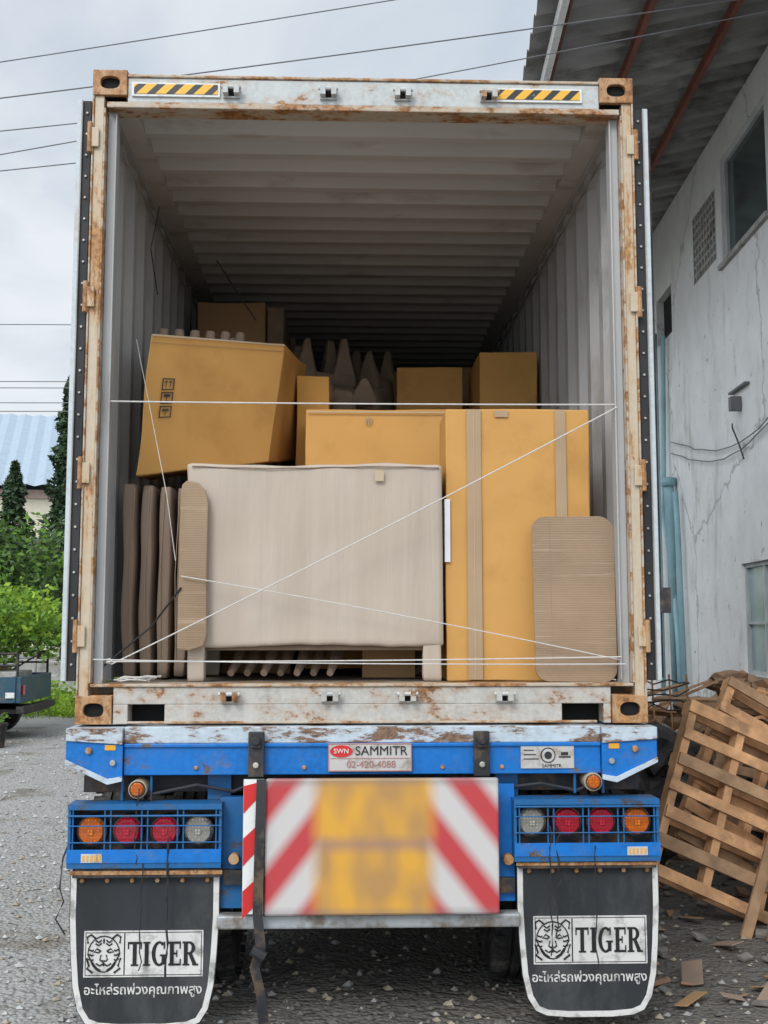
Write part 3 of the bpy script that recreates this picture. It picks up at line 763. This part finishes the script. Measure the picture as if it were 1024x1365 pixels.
abox('cardboard_box',.25,.70,2.5,3.0,1.45,3.40,m_card)
abox('cardboard_box',.765,1.14,2.1,2.75,1.6,3.405,m_card)
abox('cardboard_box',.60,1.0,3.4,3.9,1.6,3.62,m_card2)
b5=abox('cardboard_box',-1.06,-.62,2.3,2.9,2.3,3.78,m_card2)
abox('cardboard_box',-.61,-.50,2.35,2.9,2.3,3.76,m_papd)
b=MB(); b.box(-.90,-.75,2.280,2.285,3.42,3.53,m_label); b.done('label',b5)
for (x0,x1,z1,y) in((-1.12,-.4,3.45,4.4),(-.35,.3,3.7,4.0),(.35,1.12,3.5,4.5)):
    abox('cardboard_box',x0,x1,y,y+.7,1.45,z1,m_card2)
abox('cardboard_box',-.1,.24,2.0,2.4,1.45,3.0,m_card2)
for i in range(4):
    P=root('wrapped_table_panel')
    x=-1.095+i*.066
    o=softbox(x,x+.058,.36+i*.02,1.1,1.42,2.34-.01*i,m_pap,P,r=.016,amp=.006,f=(5,6,3),cuts=18)
    o.rotation_euler=(0,R(-.6+.4*i),0)
    b=MB(); b.tube([(x+.03,.352+i*.02,1.5),(x+.02,.352+i*.02,1.9),(x+.035,.352+i*.02,2.3)],.002,m_tape,5); b.done('tape_seam',P)
for i in range(6):
    L=root('wrapped_table_leg'); b=MB()
    x=-1.02+i*.072; y=.75+i*.06; z=3.03+.013*i
    b.tube([(x,y,z),(x+.004,y,z+.08+random.uniform(-.02,.02)),(x+.006,y,z+.125),(x+.006,y,z+.135)],.032,m_pap,10,r1=.022)
    b.done('leg',L,smooth=True)
# chairs wrapped and stacked upside down: tapered legs point up
def chair(x,y,z,rot,s=1,hs=1):
    Cc=root('wrapped_chair',(x,y,z),(0,0,rot))
    softbox(-.20*s,.20*s,-.18,.18,-.55,.0,m_papd,Cc,r=.04,amp=.02,f=(5,5,5),cuts=14,oname='wrapped_seat')
    for k,(ax,ay) in enumerate(((-1,-1),(1,-1),(-1,1),(1,1))):
        h=(.30*s+random.uniform(-.12,.04))*hs; q=random.uniform(-.02,.03)
        lean=random.uniform(-.03,.03)
        def post(p,ax=ax,ay=ay,h=h,q=q,lean=lean):
            t=max(0,min(1,(p.z+.1)/(h+.1))); k_=1-.72*t**1.2
            return Vector((ax*.13+q*t+lean*t+(p.x)*k_,ay*.13+p.y*k_,p.z))
        softbox(-.075,.075,-.06,.06,-.1,h,m_papd,Cc,r=.03,amp=.012,f=(8,8,6),cuts=9,oname='wrapped_leg_%d'%(k+1),post=post)
chair(-.27,2.35,3.30,.3); chair(.03,2.8,3.36,-.5,1,.9); chair(-.12,1.95,3.10,.1,.35,.4); chair(-.42,3.3,3.42,.5); chair(.35,3.6,3.36,.2,.8)
U=root('wrapped_furniture_legs'); b=MB()
for i in range(7):
    x=-.60+i*.075; b.tube([(x,.30,1.45),(x+.02,.42,1.50),(x+.03,.6,1.56)],.016,m_papd if i%2 else m_pap,8,r1=.034)
b.box(.0,.25,.5,.9,1.42,1.55,m_card2); b.box(-.75,.3,.95,1.0,1.42,1.6,m_dark); b.done('legs',U)  # last box: near-black sheet standing in for shade under the sofa
def rope(name,pts,r=.0032,m=m_rope,sag=0):
    b=MB(); P=[]
    for i in range(len(pts)-1):
        a,c=Vector(pts[i]),Vector(pts[i+1])
        n=14
        for k in range(n+(i==len(pts)-2)):
            t=k/n; p=a.lerp(c,t); p.z-=sag*4*t*(1-t); P.append(p)
    b.tube(P,r,m,6); return b.done(name)
rope('tie_rope',[(-1.125,.04,2.645),(1.125,.04,2.645)],.0036,sag=.004)
rope('tie_rope',[(1.125,.03,2.632),(-1.08,.03,1.50)],.0032,sag=.012)
rope('tie_rope',[(-.80,.09,1.88),(1.125,.05,1.515)],.0026,sag=-.012)
rope('tie_rope',[(-1.10,.03,1.512),(1.12,.03,1.530)],.0032,sag=.006)
rope('tie_rope',[(-1.15,.0,1.522),(1.13,.0,1.500)],.0028,sag=.008)
rope('tie_rope',[(-1.05,.25,2.98),(-.99,.25,2.7),(-.88,.15,2.25),(-.83,.12,1.95)],.0018)
rope('tie_rope',[(-1.12,.05,1.49),(-.93,.12,1.66),(-.80,.10,1.83)],.0045,m_ropeb)
rope('tie_rope',[(-1.02,.6,3.75),(-1.04,.5,3.5),(-1.02,.6,3.3)],.003,m_ropeb)
rope('tie_rope',[(-.83,1.4,3.75),(-.70,1.4,3.55),(-.6,1.4,3.4)],.004,m_ropeb)
b=MB(); P=[]
for i in range(60):
    t=i*.45; P.append((-1.0+.075*math.cos(t)*(1+.3*noise.noise((i*.3,0,0)))+i*.0008,.06+.03*math.sin(t*1.1),1.425+.008*abs(math.sin(t*2.3))+i*.0003))
b.tube(P,.003,m_rope,5); b.done('twine_coil')
b=MB(); P=[]
for i in range(30):
    t=i*.4; P.append((-1.09+.012*math.cos(t),.035+.012*math.sin(t),1.50+i*.0008))
b.tube(P,.003,m_rope,5); b.done('rope_knot')

# ------------------------------------------------------------------ right-hand warehouse
W=root('warehouse_building',(4.98,0,0),(0,0,R(-3.4)))
def wallmat():
    m,nt,b=nodes('stained_render')
    co=coord(nt,(1,1,.3))
    c=mix(nt,ramp(nt,nz(nt,coord(nt),1.2,7,.6),.35,.65),(.80,.80,.79),(.68,.68,.67))
    c=mix(nt,ramp(nt,nz(nt,co,1.6,7,.7),.53,.70),c,(.46,.45,.43))
    c=mix(nt,ramp(nt,nz(nt,coord(nt),4,7,.75),.61,.65),c,(.36,.35,.33))
    s=nt.nodes.new('ShaderNodeSeparateXYZ'); nt.links.new(coord(nt),s.inputs[0])
    mr=nt.nodes.new('ShaderNodeMapRange'); mr.inputs[1].default_value=6.0; mr.inputs[2].default_value=7.2; nt.links.new(s.outputs[2],mr.inputs[0])
    mm=nt.nodes.new('ShaderNodeMath'); mm.operation='MULTIPLY'; mm.inputs[1].default_value=.45; nt.links.new(mr.outputs[0],mm.inputs[0])
    c=mix(nt,mm.outputs[0],c,(.50,.49,.47))
    v=nt.nodes.new('ShaderNodeTexVoronoi'); v.feature='DISTANCE_TO_EDGE'; v.inputs['Scale'].default_value=.22
    nd=nt.nodes.new('ShaderNodeVectorMath'); nd.operation='ADD'
    nn=nt.nodes.new('ShaderNodeTexNoise'); nn.inputs['Scale'].default_value=2.5; nn.inputs['Detail'].default_value=6; nt.links.new(coord(nt),nn.inputs['Vector'])
    scn=nt.nodes.new('ShaderNodeVectorMath'); scn.operation='SCALE'; scn.inputs['Scale'].default_value=.6; nt.links.new(nn.outputs['Color'],scn.inputs[0])
    nt.links.new(coord(nt),nd.inputs[0]); nt.links.new(scn.outputs[0],nd.inputs[1]); nt.links.new(nd.outputs[0],v.inputs['Vector'])
    c=mix(nt,ramp(nt,v.outputs['Distance'],.002,.007,(.55,.55,.55),(0,0,0)),c,(.2,.19,.18))
    nt.links.new(c,b.inputs['Base Color']); b.inputs['Roughness'].default_value=.9; b.inputs['Specular IOR Level'].default_value=.15
    bumpn(nt,b,nz(nt,coord(nt),12,6,.6),.25,.02)
    return m
m_wall=wallmat()
holes=[(9.2,10.9,.96,2.54),(9.2,11.3,7.15,8.8),(11.65,13.0,7.35,8.5),(14.6,15.8,7.0,7.9),(4.5,6.5,.96,2.54),(20,21.5,1.0,2.5)]
ys=sorted({-3.0,40.0}|{h[0] for h in holes}|{h[1] for h in holes}); zs=sorted({0.0,9.36}|{h[2] for h in holes}|{h[3] for h in holes})
b=MB()
for i in range(len(ys)-1):
    for j in range(len(zs)-1):
        yc=(ys[i]+ys[i+1])/2; zc=(zs[j]+zs[j+1])/2
        if any(h[0]<yc<h[1] and h[2]<zc<h[3] for h in holes): continue
        for x in(0,.18): b.add([(x,ys[i],zs[j]),(x,ys[i+1],zs[j]),(x,ys[i+1],zs[j+1]),(x,ys[i],zs[j+1])],[(0,1,2,3)],m_wall)
for h in holes:
    y0,y1,z0,z1=h
    for q in([(0,y0,z0),(.18,y0,z0),(.18,y1,z0),(0,y1,z0)],[(0,y0,z1),(.18,y0,z1),(.18,y1,z1),(0,y1,z1)],[(0,y0,z0),(.18,y0,z0),(.18,y0,z1),(0,y0,z1)],[(0,y1,z0),(.18,y1,z0),(.18,y1,z1),(0,y1,z1)]):
        b.add(q,[(0,1,2,3)],m_wall)
b.box(.0,12,-3.05,-3.001,0,9.36,m_wall)
b.done('walls',W,recalc=False)
b=MB()
for k,h in enumerate(holes):
    y0,y1,z0,z1=h
    if k==2:
        b.box(.12,.14,y0,y1,z0,z1,m_dark)
        n=8
        for i in range(n+1):
            yy=y0+(y1-y0)*i/n; b.box(.0,.10,yy-.025,yy+.025,z0,z1,m_conc)
        for i in range(9):
            zz=z0+(z1-z0)*i/8; b.box(.005,.095,y0,y1,zz-.025,zz+.025,m_conc)
    elif k==3: b.box(.14,.16,y0,y1,z0,z1,m_dark)
    else:
        fm=m_frame
        gm=m_glassl if k!=1 else m_glass
        b.box(.10,.11,y0,y1,z0,z1,gm)
        for a,c2,d,e in((y0,y1,z0,z0+.06),(y0,y1,z1-.06,z1),(y0,y0+.06,z0+.06,z1-.06),(y1-.06,y1,z0+.06,z1-.06)):
            b.box(.05,.099,a,c2,d,e,fm)
        if k!=1:
            b.box(.05,.099,(y0+y1)/2-.025,(y0+y1)/2+.025,z0+.061,z1-.061,fm)
            b.box(.06,.098,y0+.061,(y0+y1)/2-.026,z0+(z1-z0)*.45,z0+(z1-z0)*.45+.04,fm)
            b.box(.06,.098,(y0+y1)/2+.026,y1-.061,z0+(z1-z0)*.45,z0+(z1-z0)*.45+.04,fm)
        b.box(-.06,.05,y0-.08,y1+.08,z0-.08,z0-.001,m_conc)
b.done('windows',W)
m_asb=Mt('fibre_cement_sheet',(.26,.255,.245),.85,var=.3,vs=1.5,bump=.1,dirt=(.13,.12,.11),damt=.38,ds=2,stretch=(.4,1,1))
b=MB(); vs=[];fs=[];N=0; y=-3
while y<40:
    zz=.060*math.cos(N*math.pi/3)
    vs+=[(-3.32,y,8.72+zz),(0,y,9.42+zz),(8,y,11.0+zz)]; y+=.065; N+=1
for i in range(N-1):
    fs+=[(3*i,3*i+1,3*i+4,3*i+3),(3*i+1,3*i+2,3*i+5,3*i+4)]
b.add(vs,fs,m_asb); b.done('corrugated_roof',W,recalc=False)
b=MB()
for x in(-.85,-1.97):
    z=9.42+x*.21; b.box(x-.035,x+.035,-3,40,z-.21,z-.065,m_purl)
b.box(-2.98,-2.95,-3,40,8.60,8.70,m_purl)
b.box(-3.10,-3.02,-3,40,8.48,8.65,m_white)
b.done('roof_beams',W)
b=MB()
pts=[(-.10,14.9,7.0),(-.10,15.0,5.8),(-.13,15.0,4.4),(-.12,15.1,3.6),(-.12,14.6,2.6),(-.12,14.3,1.4),(-.12,14.2,.1)]
b.tube(pts,.045,m_pipe,8)
b.tube([(-.14,14.6,4.2),(-.14,14.6,3.9),(-.14,14.4,0)],.085,m_pipe,10); b.tube([(-.12,14.2,4.0),(-.12,14.1,3.2),(-.12,13.9,0)],.05,m_pipe,8)
b.cyl((-.14,14.6,4.3),(-.14,14.6,4.15),.13,m_pipe,12)
b.tube([(-.12,15.5,7.2),(-.12,15.5,0)],.045,m_pipe,8)
b.done('drain_pipes',W,smooth=True)
b=MB()
for k in range(2):
    P=[(-.06,8+i*.42,4.6+.12*k-.45*math.sin(i*.22+k*.2)+.05*noise.noise((i*.8,k,0))) for i in range(17)]
    b.tube(P,.009,m_wirel,5)
b.tube([(-.06,10.9,4.6),(-.12,10.7,4.5),(-.1,10.5,4.25),(-.06,10.4,4.0)],.012,m_wire,5)
b.box(-.16,-.01,10.6,10.72,4.75,4.95,m_wirel)
b.box(-.08,-.01,10.2,11.0,5.05,5.08,m_wirel)
b.done('wall_cables',W)

# ------------------------------------------------------------------ power lines
b=MB()
def cable(a,c,sag,r):
    a=Vector(a);c=Vector(c); P=[]
    for i in range(41):
        t=i/40; p=a.lerp(c,t); p.z-=sag*4*t*(1-t); P.append(p)
    b.tube(P,r,m_wirel,5)
def ln(z,sl,y=4.7,x0=-12,x1=5.0,r=.0055,sag=.12):
    cable((x0,y,z+sl*(x0+3.23)+sag*.6),(x1,y,z+sl*(x1+3.23)+sag*.6),sag,r)
ln(6.73,.18); ln(6.39,.147,r=.0065); ln(6.05,.10,x1=-.5); ln(5.86,.2); ln(5.68,.1,x1=-.5)
for z,sl in((8.6,.01),(7.25,.0),(7.1,.01),(6.75,-.02),(6.55,.02)):
    cable((-40,20.3,z+.3),(14,20.3,z+.3),.3,.011)
b.done('power_lines')
for x,y,h in((-12,4.7,8),(-40,20.3,11)):
    PP=root('utility_pole',(x,y,0)); b=MB(); b.cyl((0,0,0),(0,0,h),.16,m_conc,14,.11); b.box(-.9,.9,-.06,.06,h-.8,h-.68,m_conc)
    for k in(-.8,-.3,.3,.8): b.cyl((k,0,h-.68),(k,0,h-.55),.04,m_white,8)
    b.done('pole',PP)

# ------------------------------------------------------------------ vegetation
def leafmat(name,c,tr=.25):
    m,nt,b=nodes(name)
    cc=mix(nt,ramp(nt,nz(nt,coord(nt),3,3),.3,.7),sc3(c,.65),sc3(c,1.35))
    nt.links.new(cc,b.inputs['Base Color']); b.inputs['Roughness'].default_value=.6; b.inputs['Specular IOR Level'].default_value=.3
    if tr:
        t=nt.nodes.new('ShaderNodeBsdfTranslucent'); nt.links.new(cc,t.inputs[0])
        ms=nt.nodes.new('ShaderNodeMixShader'); ms.inputs[0].default_value=tr
        o=[n for n in nt.nodes if n.type=='OUTPUT_MATERIAL'][0]
        nt.links.new(b.outputs[0],ms.inputs[1]); nt.links.new(t.outputs[0],ms.inputs[2]); nt.links.new(ms.outputs[0],o.inputs[0])
    return m
lf_b=leafmat('leaf_bright',(.36,.52,.06),.4); lf_m=leafmat('leaf_mid',(.15,.28,.045),.3); lf_d=leafmat('leaf_dark',(.05,.09,.03),0); lf_dd=leafmat('leaf_conifer',(.035,.065,.03),0)
def leaf(b,p,s,m):
    d=Vector((random.gauss(0,1),random.gauss(0,1),random.gauss(0,.7))).normalized(); e=d.orthogonal().normalized()
    e=Matrix.Rotation(random.uniform(0,6.28),3,d)@e
    b.add([p-d*s,p+e*s*.45,p+d*s,p-e*s*.45],[(0,1,2,3)],m)
def crown(b,c,rad,clumps,per,size,mats,cr=.3):
    c=Vector(c)
    for _ in range(clumps):
        while 1:
            q=Vector((random.uniform(-1,1),random.uniform(-1,1),random.uniform(-1,1)))
            if q.length<1: break
        q=q*(.6+.4*random.random())
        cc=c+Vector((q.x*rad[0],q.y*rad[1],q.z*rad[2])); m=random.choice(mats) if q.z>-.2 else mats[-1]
        for _ in range(per):
            p=cc+Vector((random.gauss(0,cr),random.gauss(0,cr),random.gauss(0,cr*.7)))
            leaf(b,p,size*random.uniform(.6,1.3),m)
def tree(name,x,y,h,c,rad,clumps,per,size,mats,tr=.1,cr=.3):
    T_=root(name,(x,y,0)); b=MB()
    b.tube([(0,0,0),(.05,.02,h*.3),(-.04,.03,h*.6),(0,0,h*.8)],tr,m_bark,8,r1=tr*.4)
    for k in range(6):
        a=k*1.05; b.tube([(0,0,h*(.35+.05*k)),(math.cos(a)*rad[0]*.4,math.sin(a)*rad[1]*.4,h*(.5+.05*k)),(math.cos(a)*rad[0]*.75,math.sin(a)*rad[1]*.75,h*(.6+.05*k))],tr*.4,m_bark,6,r1=tr*.12)
    b.done('trunk',T_,smooth=True)
    b=MB(); crown(b,c,rad,clumps,per,size,mats,cr); b.done('crown',T_,recalc=False)
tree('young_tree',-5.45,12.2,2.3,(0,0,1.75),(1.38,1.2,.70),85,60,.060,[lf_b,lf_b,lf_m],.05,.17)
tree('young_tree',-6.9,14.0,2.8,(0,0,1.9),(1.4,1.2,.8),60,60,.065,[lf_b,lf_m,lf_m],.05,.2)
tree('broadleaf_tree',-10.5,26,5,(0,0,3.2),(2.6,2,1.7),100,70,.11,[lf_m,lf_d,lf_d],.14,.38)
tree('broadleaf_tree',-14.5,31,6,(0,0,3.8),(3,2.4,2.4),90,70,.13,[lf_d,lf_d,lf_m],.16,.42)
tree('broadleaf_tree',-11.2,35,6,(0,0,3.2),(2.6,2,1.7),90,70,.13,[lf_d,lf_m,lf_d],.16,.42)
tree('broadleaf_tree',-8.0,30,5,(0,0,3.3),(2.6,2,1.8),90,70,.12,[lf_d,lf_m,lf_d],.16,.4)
def conifer(x,y,h,r,n):
    T_=root('conifer_tree',(x,y,0)); b=MB(); b.tube([(0,0,0),(0,0,h*.5),(0,0,h*.97)],.14,m_bark,8,r1=.02); b.done('trunk',T_)
    b=MB()
    for i in range(n):
        t=random.random()**.8; z=h*(.08+.92*t); rr=r*(1-t)**.6*random.uniform(.35,1.05)*(1+.25*math.sin(z*5)); a=random.uniform(0,6.28)
        leaf(b,Vector((math.cos(a)*rr,math.sin(a)*rr,z)),random.uniform(.08,.17),lf_dd if random.random()<.75 else lf_d)
    b.done('crown',T_,recalc=False)
conifer(-12.3,35.3,7.6,1.1,4500); conifer(-10.35,35.3,10.8,1.1,7500); conifer(-15.5,37,8.3,1.0,3000)
b=MB()
for i in range(50):
    x=-60+i*2.4+random.uniform(-.8,.8); crown(b,(x,50+random.uniform(-3,3),2.0),(2.4,1.6,1.8),12,22,.28,[lf_d,lf_d,lf_m],.7)
b.done('distant_trees',recalc=False)
b=MB()
for i in range(26):
    crown(b,(random.uniform(-7.5,-3.6),random.uniform(15,19),.18),(.4,.3,.3),8,30,.05,[lf_b,lf_m,lf_b],.12)
for i in range(6): crown(b,(-4.55+.12*i,14.6+.4*i,.55),(.3,.3,.5),9,30,.06,[lf_m,lf_b,lf_m],.13)
b.done('roadside_plants',recalc=False)
b=MB()
for i in range(5000):
    x=random.uniform(-14,-2.5); y=random.uniform(15,24); h=random.uniform(.05,.18)
    b.add([(x,y,0),(x+.02,y,0),(x+random.uniform(-.04,.04),y+random.uniform(-.04,.04),h)],[(0,1,2)],lf_m if i%3 else lf_b)
b.done('grass',recalc=False)
LWl=root('concrete_wall'); b=MB(); b.box(-16,-2,21.5,21.65,0,.85,m_conc)
for i in range(8): b.box(-16+2*i-.1,-16+2*i+.1,21.42,21.7,0,1.0,m_conc)
b.done('wall',LWl,.01)
FN=root('wire_fence'); b=MB()
for i in range(12):
    b.cyl((-12+i*.9,18.5,0),(-12+i*.9,18.5,1.5),.03,m_conc,8)
for z in(.3,.6,.9,1.2,1.45): b.cyl((-12,18.5,z),(-2.1,18.5,z),.008,m_bolt,5)
b.done('fence',FN)

# ------------------------------------------------------------------ factory in the distance
Fc=root('factory_building',(-20,58,0),(0,0,R(12)))
m_fr=Mt('factory_roof_sheet',(.33,.40,.47),.5,var=.06,bump=0); m_fw=Mt('factory_wall_cream',(.62,.58,.46),.8,var=.06,bump=0)
b=MB(); b.box(-25,26,0,30,0,9.4,m_fw)
for i in range(17): b.box(-24+i*3,-23.6+i*3,-.12,0,0,9.4,m_fw)
for i in range(12): b.box(-23+i*4,-21+i*4,-.05,.01,5.2,6.6,m_glass)
b.box(-25,26,-.15,-.001,8.9,9.4,Mt('fascia_pink',(.45,.33,.28),.8)); b.done('walls',Fc)
b=MB(); vs=[];fs=[];N=0;x=-26.
while x<27:
    zz=.12*(N%2); vs+=[(x,-1,9.5+zz),(x,8,15.2+zz),(x,31,9.8+zz)]; N+=1; x+=.45
for i in range(N-1): fs+=[(3*i,3*i+3,3*i+4,3*i+1),(3*i+1,3*i+4,3*i+5,3*i+2)]
b.add(vs,fs,m_fr); b.done('roof',Fc,recalc=False)

# ------------------------------------------------------------------ parked pickup truck & planters
PT=root('parked_pickup_truck',(0,0,0))
m_teal=Mt('truck_blue_grey_paint',(.03,.085,.125),.35,var=.15,bump=0,dirt=(.10,.10,.1),damt=.28,ds=4)
b=MB()
b.box(-6.6,-4.74,11.2,12.8,.55,.62,m_teal)
b.box(-6.6,-4.74,11.2,11.24,.62,.92,m_teal); b.box(-6.6,-4.74,12.76,12.8,.62,.92,m_teal); b.box(-4.78,-4.74,11.241,12.759,.621,.92,m_teal)
for i in range(6): b.box(-6.5+i*.33,-6.46+i*.33,11.18,11.199,.56,.93,m_teal)
for x in(-6.5,-5.6,-4.80):
    for y in(11.22,12.78): b.cyl((x,y,.9),(x,y,1.25),.02,m_blk,8)
for y in(11.22,12.78): b.cyl((-6.5,y,1.25),(-4.8,y,1.25),.02,m_blk,8); b.cyl((-6.5,y,1.08),(-4.8,y,1.08),.016,m_blk,8)
b.box(-6.3,-5.3,11.4,12.6,.63,1.05,m_wood2); b.box(-5.25,-4.9,11.5,12.3,.63,.98,m_plate)
b.prism([(-9.3,.45),(-6.65,.45),(-6.65,1.55),(-6.9,1.6),(-8.0,1.6),(-8.45,1.1),(-9.2,.98),(-9.35,.8)],11.25,12.75,m_teal)
b.prism([(-8.25,1.12),(-6.8,1.12),(-6.85,1.5),(-7.95,1.5)],11.235,11.249,m_glass)
b.box(-9.3,-4.7,11.4,12.6,.38,.449,m_blk)
b.box(-4.735,-4.72,11.25,11.35,.66,.80,l_red); b.box(-4.80,-4.68,11.2,12.8,.40,.50,m_blk)
b.box(-4.95,-4.82,11.17,11.179,.62,.70,m_white)
b.done('body',PT,.015)
b=MB()
for x in(-8.5,-5.5):
    for y in(11.2,12.6): b.cyl((x,y,.33),(x,y+.2,.33),.33,m_tire,24); b.cyl((x,y-.006,.33),(x,y+.206,.33),.18,m_bolt,16)
b.done('wheels',PT,.02)
for x,y in((-4.85,10.5),(-5.15,10.6)):
    p=root('plant_pot',(x,y,0)); b=MB(); b.cyl((0,0,0),(0,0,.30),.11,m_blk,16,.15); b.cyl((0,0,.301),(0,0,.33),.16,m_blk,16)
    crown(b,(0,0,.42),(.12,.12,.1),5,20,.035,[lf_m],.05); b.done('pot',p)

# ------------------------------------------------------------------ right clutter
def pallet(loc,rot,w_=1.15,h=1.0,mat=m_wood,drop=(),n=7):
    P=root('wooden_pallet',loc,rot); b=MB()
    for i in range(n):
        if i in drop: continue
        y=-h/2+i*(h-.075)/(n-1); j=random.uniform(-.015,.015)
        a=random.uniform(-.012,.012)
        M=Matrix.Translation((0,y,0))@Matrix.Rotation(a,4,'Z')
        b.box(-w_/2+j,w_/2+j,0,.070+random.uniform(-.01,.008),.055,.073,random.choice([mat,mat,m_wood2]),M)
    for x in(-w_/2,-.20,.14,w_/2-.05): b.box(x,x+.05,-h/2,h/2,-.030,.0545,mat)
    for i in range(4):
        y=-h/2+i*(h-.08)/3; b.box(-w_/2,w_/2,y,y+.08,-.05,-.0305,mat)
    b.done('boards',P,.003)
pallet((2.25,1.70,.54),(R(74),R(24),R(6)),1.05,1.05)
pallet((2.56,1.95,.60),(R(70),R(30),R(2)),1.15,1.1,drop=(3,))
pallet((2.95,2.5,.60),(R(66),R(12),R(-12)),1.2,1.1,m_wood2,drop=(2,5))
pallet((3.7,3.6,.2),(R(8),R(5),R(40)),1.2,1.0,m_wood2)
PL=root('leaning_plank'); b=MB()
b.box(-.045,.045,-.012,.012,0,.60,m_wood2,Matrix.Translation((2.18,1.15,0))@Euler((R(-12),R(14),0)).to_matrix().to_4x4())
b.box(-.03,.03,-.012,.012,0,.65,m_wood2,Matrix.Translation((2.06,1.25,0))@Euler((R(-14),R(24),0)).to_matrix().to_4x4())
b.done('plank',PL,.003)
b=MB()
for i in range(360):
    x=1.35+2.6*random.random()**1.2; y=random.uniform(.1,5); s=random.uniform(.015,.055)
    M=Matrix.Translation((x,y,.01+s*.2))@Euler((random.uniform(-.4,.4),random.uniform(-.4,.4),random.uniform(0,6))).to_matrix().to_4x4()
    q=random.random()
    b.box(-s,s,-s*random.uniform(.4,1),s*random.uniform(.4,.9),-s*.22,s*.22,m_tile if q<.25 else m_rock if q<.85 else m_wood2,M)
for i in range(22):
    x=random.uniform(1.35,2.6); y=random.uniform(.2,1.6); s=random.uniform(.05,.12)
    M=Matrix.Translation((x,y,.03))@Euler((random.uniform(-.3,.3),random.uniform(-.3,.3),random.uniform(0,6))).to_matrix().to_4x4()
    b.box(-s,s,-s*random.uniform(.3,.7),s*.3,-.003,.003,random.choice([m_card2,m_wood2,m_pap]),M)
b.done('rubble',None,.004)
def lump(b,x,y,z,r,m,sq=.7):
    bm=bmesh.new(); bmesh.ops.create_icosphere(bm,subdivisions=3,radius=1)
    vs=[]
    for v in bm.verts:
        p=v.co.copy(); k=1+.55*noise.noise(p*1.6+Vector((x*3,y*3,0)))+.28*noise.noise(p*4+Vector((x,0,0)))
        vs.append((x+p.x*r*k,y+p.y*r*k,z+p.z*r*k*sq))
    fs=[[q.index for q in f.verts] for f in bm.faces]; bm.free(); b.add(vs,fs,m)
m_bag=Mt('kraft_sack',(.24,.15,.09),.7,var=.3,vs=6,bump=.5,bs=14,bd=.02)
m_bagk=Mt('dark_sack',(.035,.033,.033),.5,var=.4,vs=6,bump=.5,bs=14,bd=.02)
b=MB()
for i in range(26):
    x=random.uniform(2.1,4.4); y=random.uniform(3.4,6.5); lump(b,x,y,random.uniform(.1,.7),random.uniform(.22,.42),random.choice([m_bag,m_bagk,m_bagk,m_rock]))
lump(b,3.05,4.1,1.20,.20,m_bag,.5); lump(b,3.3,4.0,1.1,.25,m_bag,.6); lump(b,2.7,3.9,.95,.2,m_bag)
lump(b,1.95,3.0,.45,.26,m_bagk); lump(b,1.78,2.6,.25,.27,m_bagk); lump(b,2.15,3.2,.75,.25,m_bagk)
for i in range(14):
    x=random.uniform(2.2,3.8);y=random.uniform(3.3,4.6);z=random.uniform(.8,1.15)
    b.box(-.35,.35,-.04,.04,-.01,.01,random.choice([m_wood,m_wood2]),Matrix.Translation((x,y,z))@Euler((random.uniform(-.5,.5),random.uniform(-.5,.5),random.uniform(0,3))).to_matrix().to_4x4())
b.done('scrap_heap')
b=MB()
for k in range(5):
    P=[(1.75+i*.09,3.4+.2*noise.noise((i*.4,k,1)),1.05+.05*k+.07*noise.noise((i*.7,k*2.1,0))) for i in range(9)]; b.tube(P,.006,m_wire,5)
for k in range(6): b.tube([(1.8+k*.13,3.4,1.30),(1.82+k*.13,3.42,.9),(1.8+k*.14,3.4,.3)],.008,m_cast,5)
b.done('rebar_mesh')
b=MB(); b.box(2.35,6.2,-2.5,1.25,.0,.10,m_conc); b.done('pavement',None,.02)
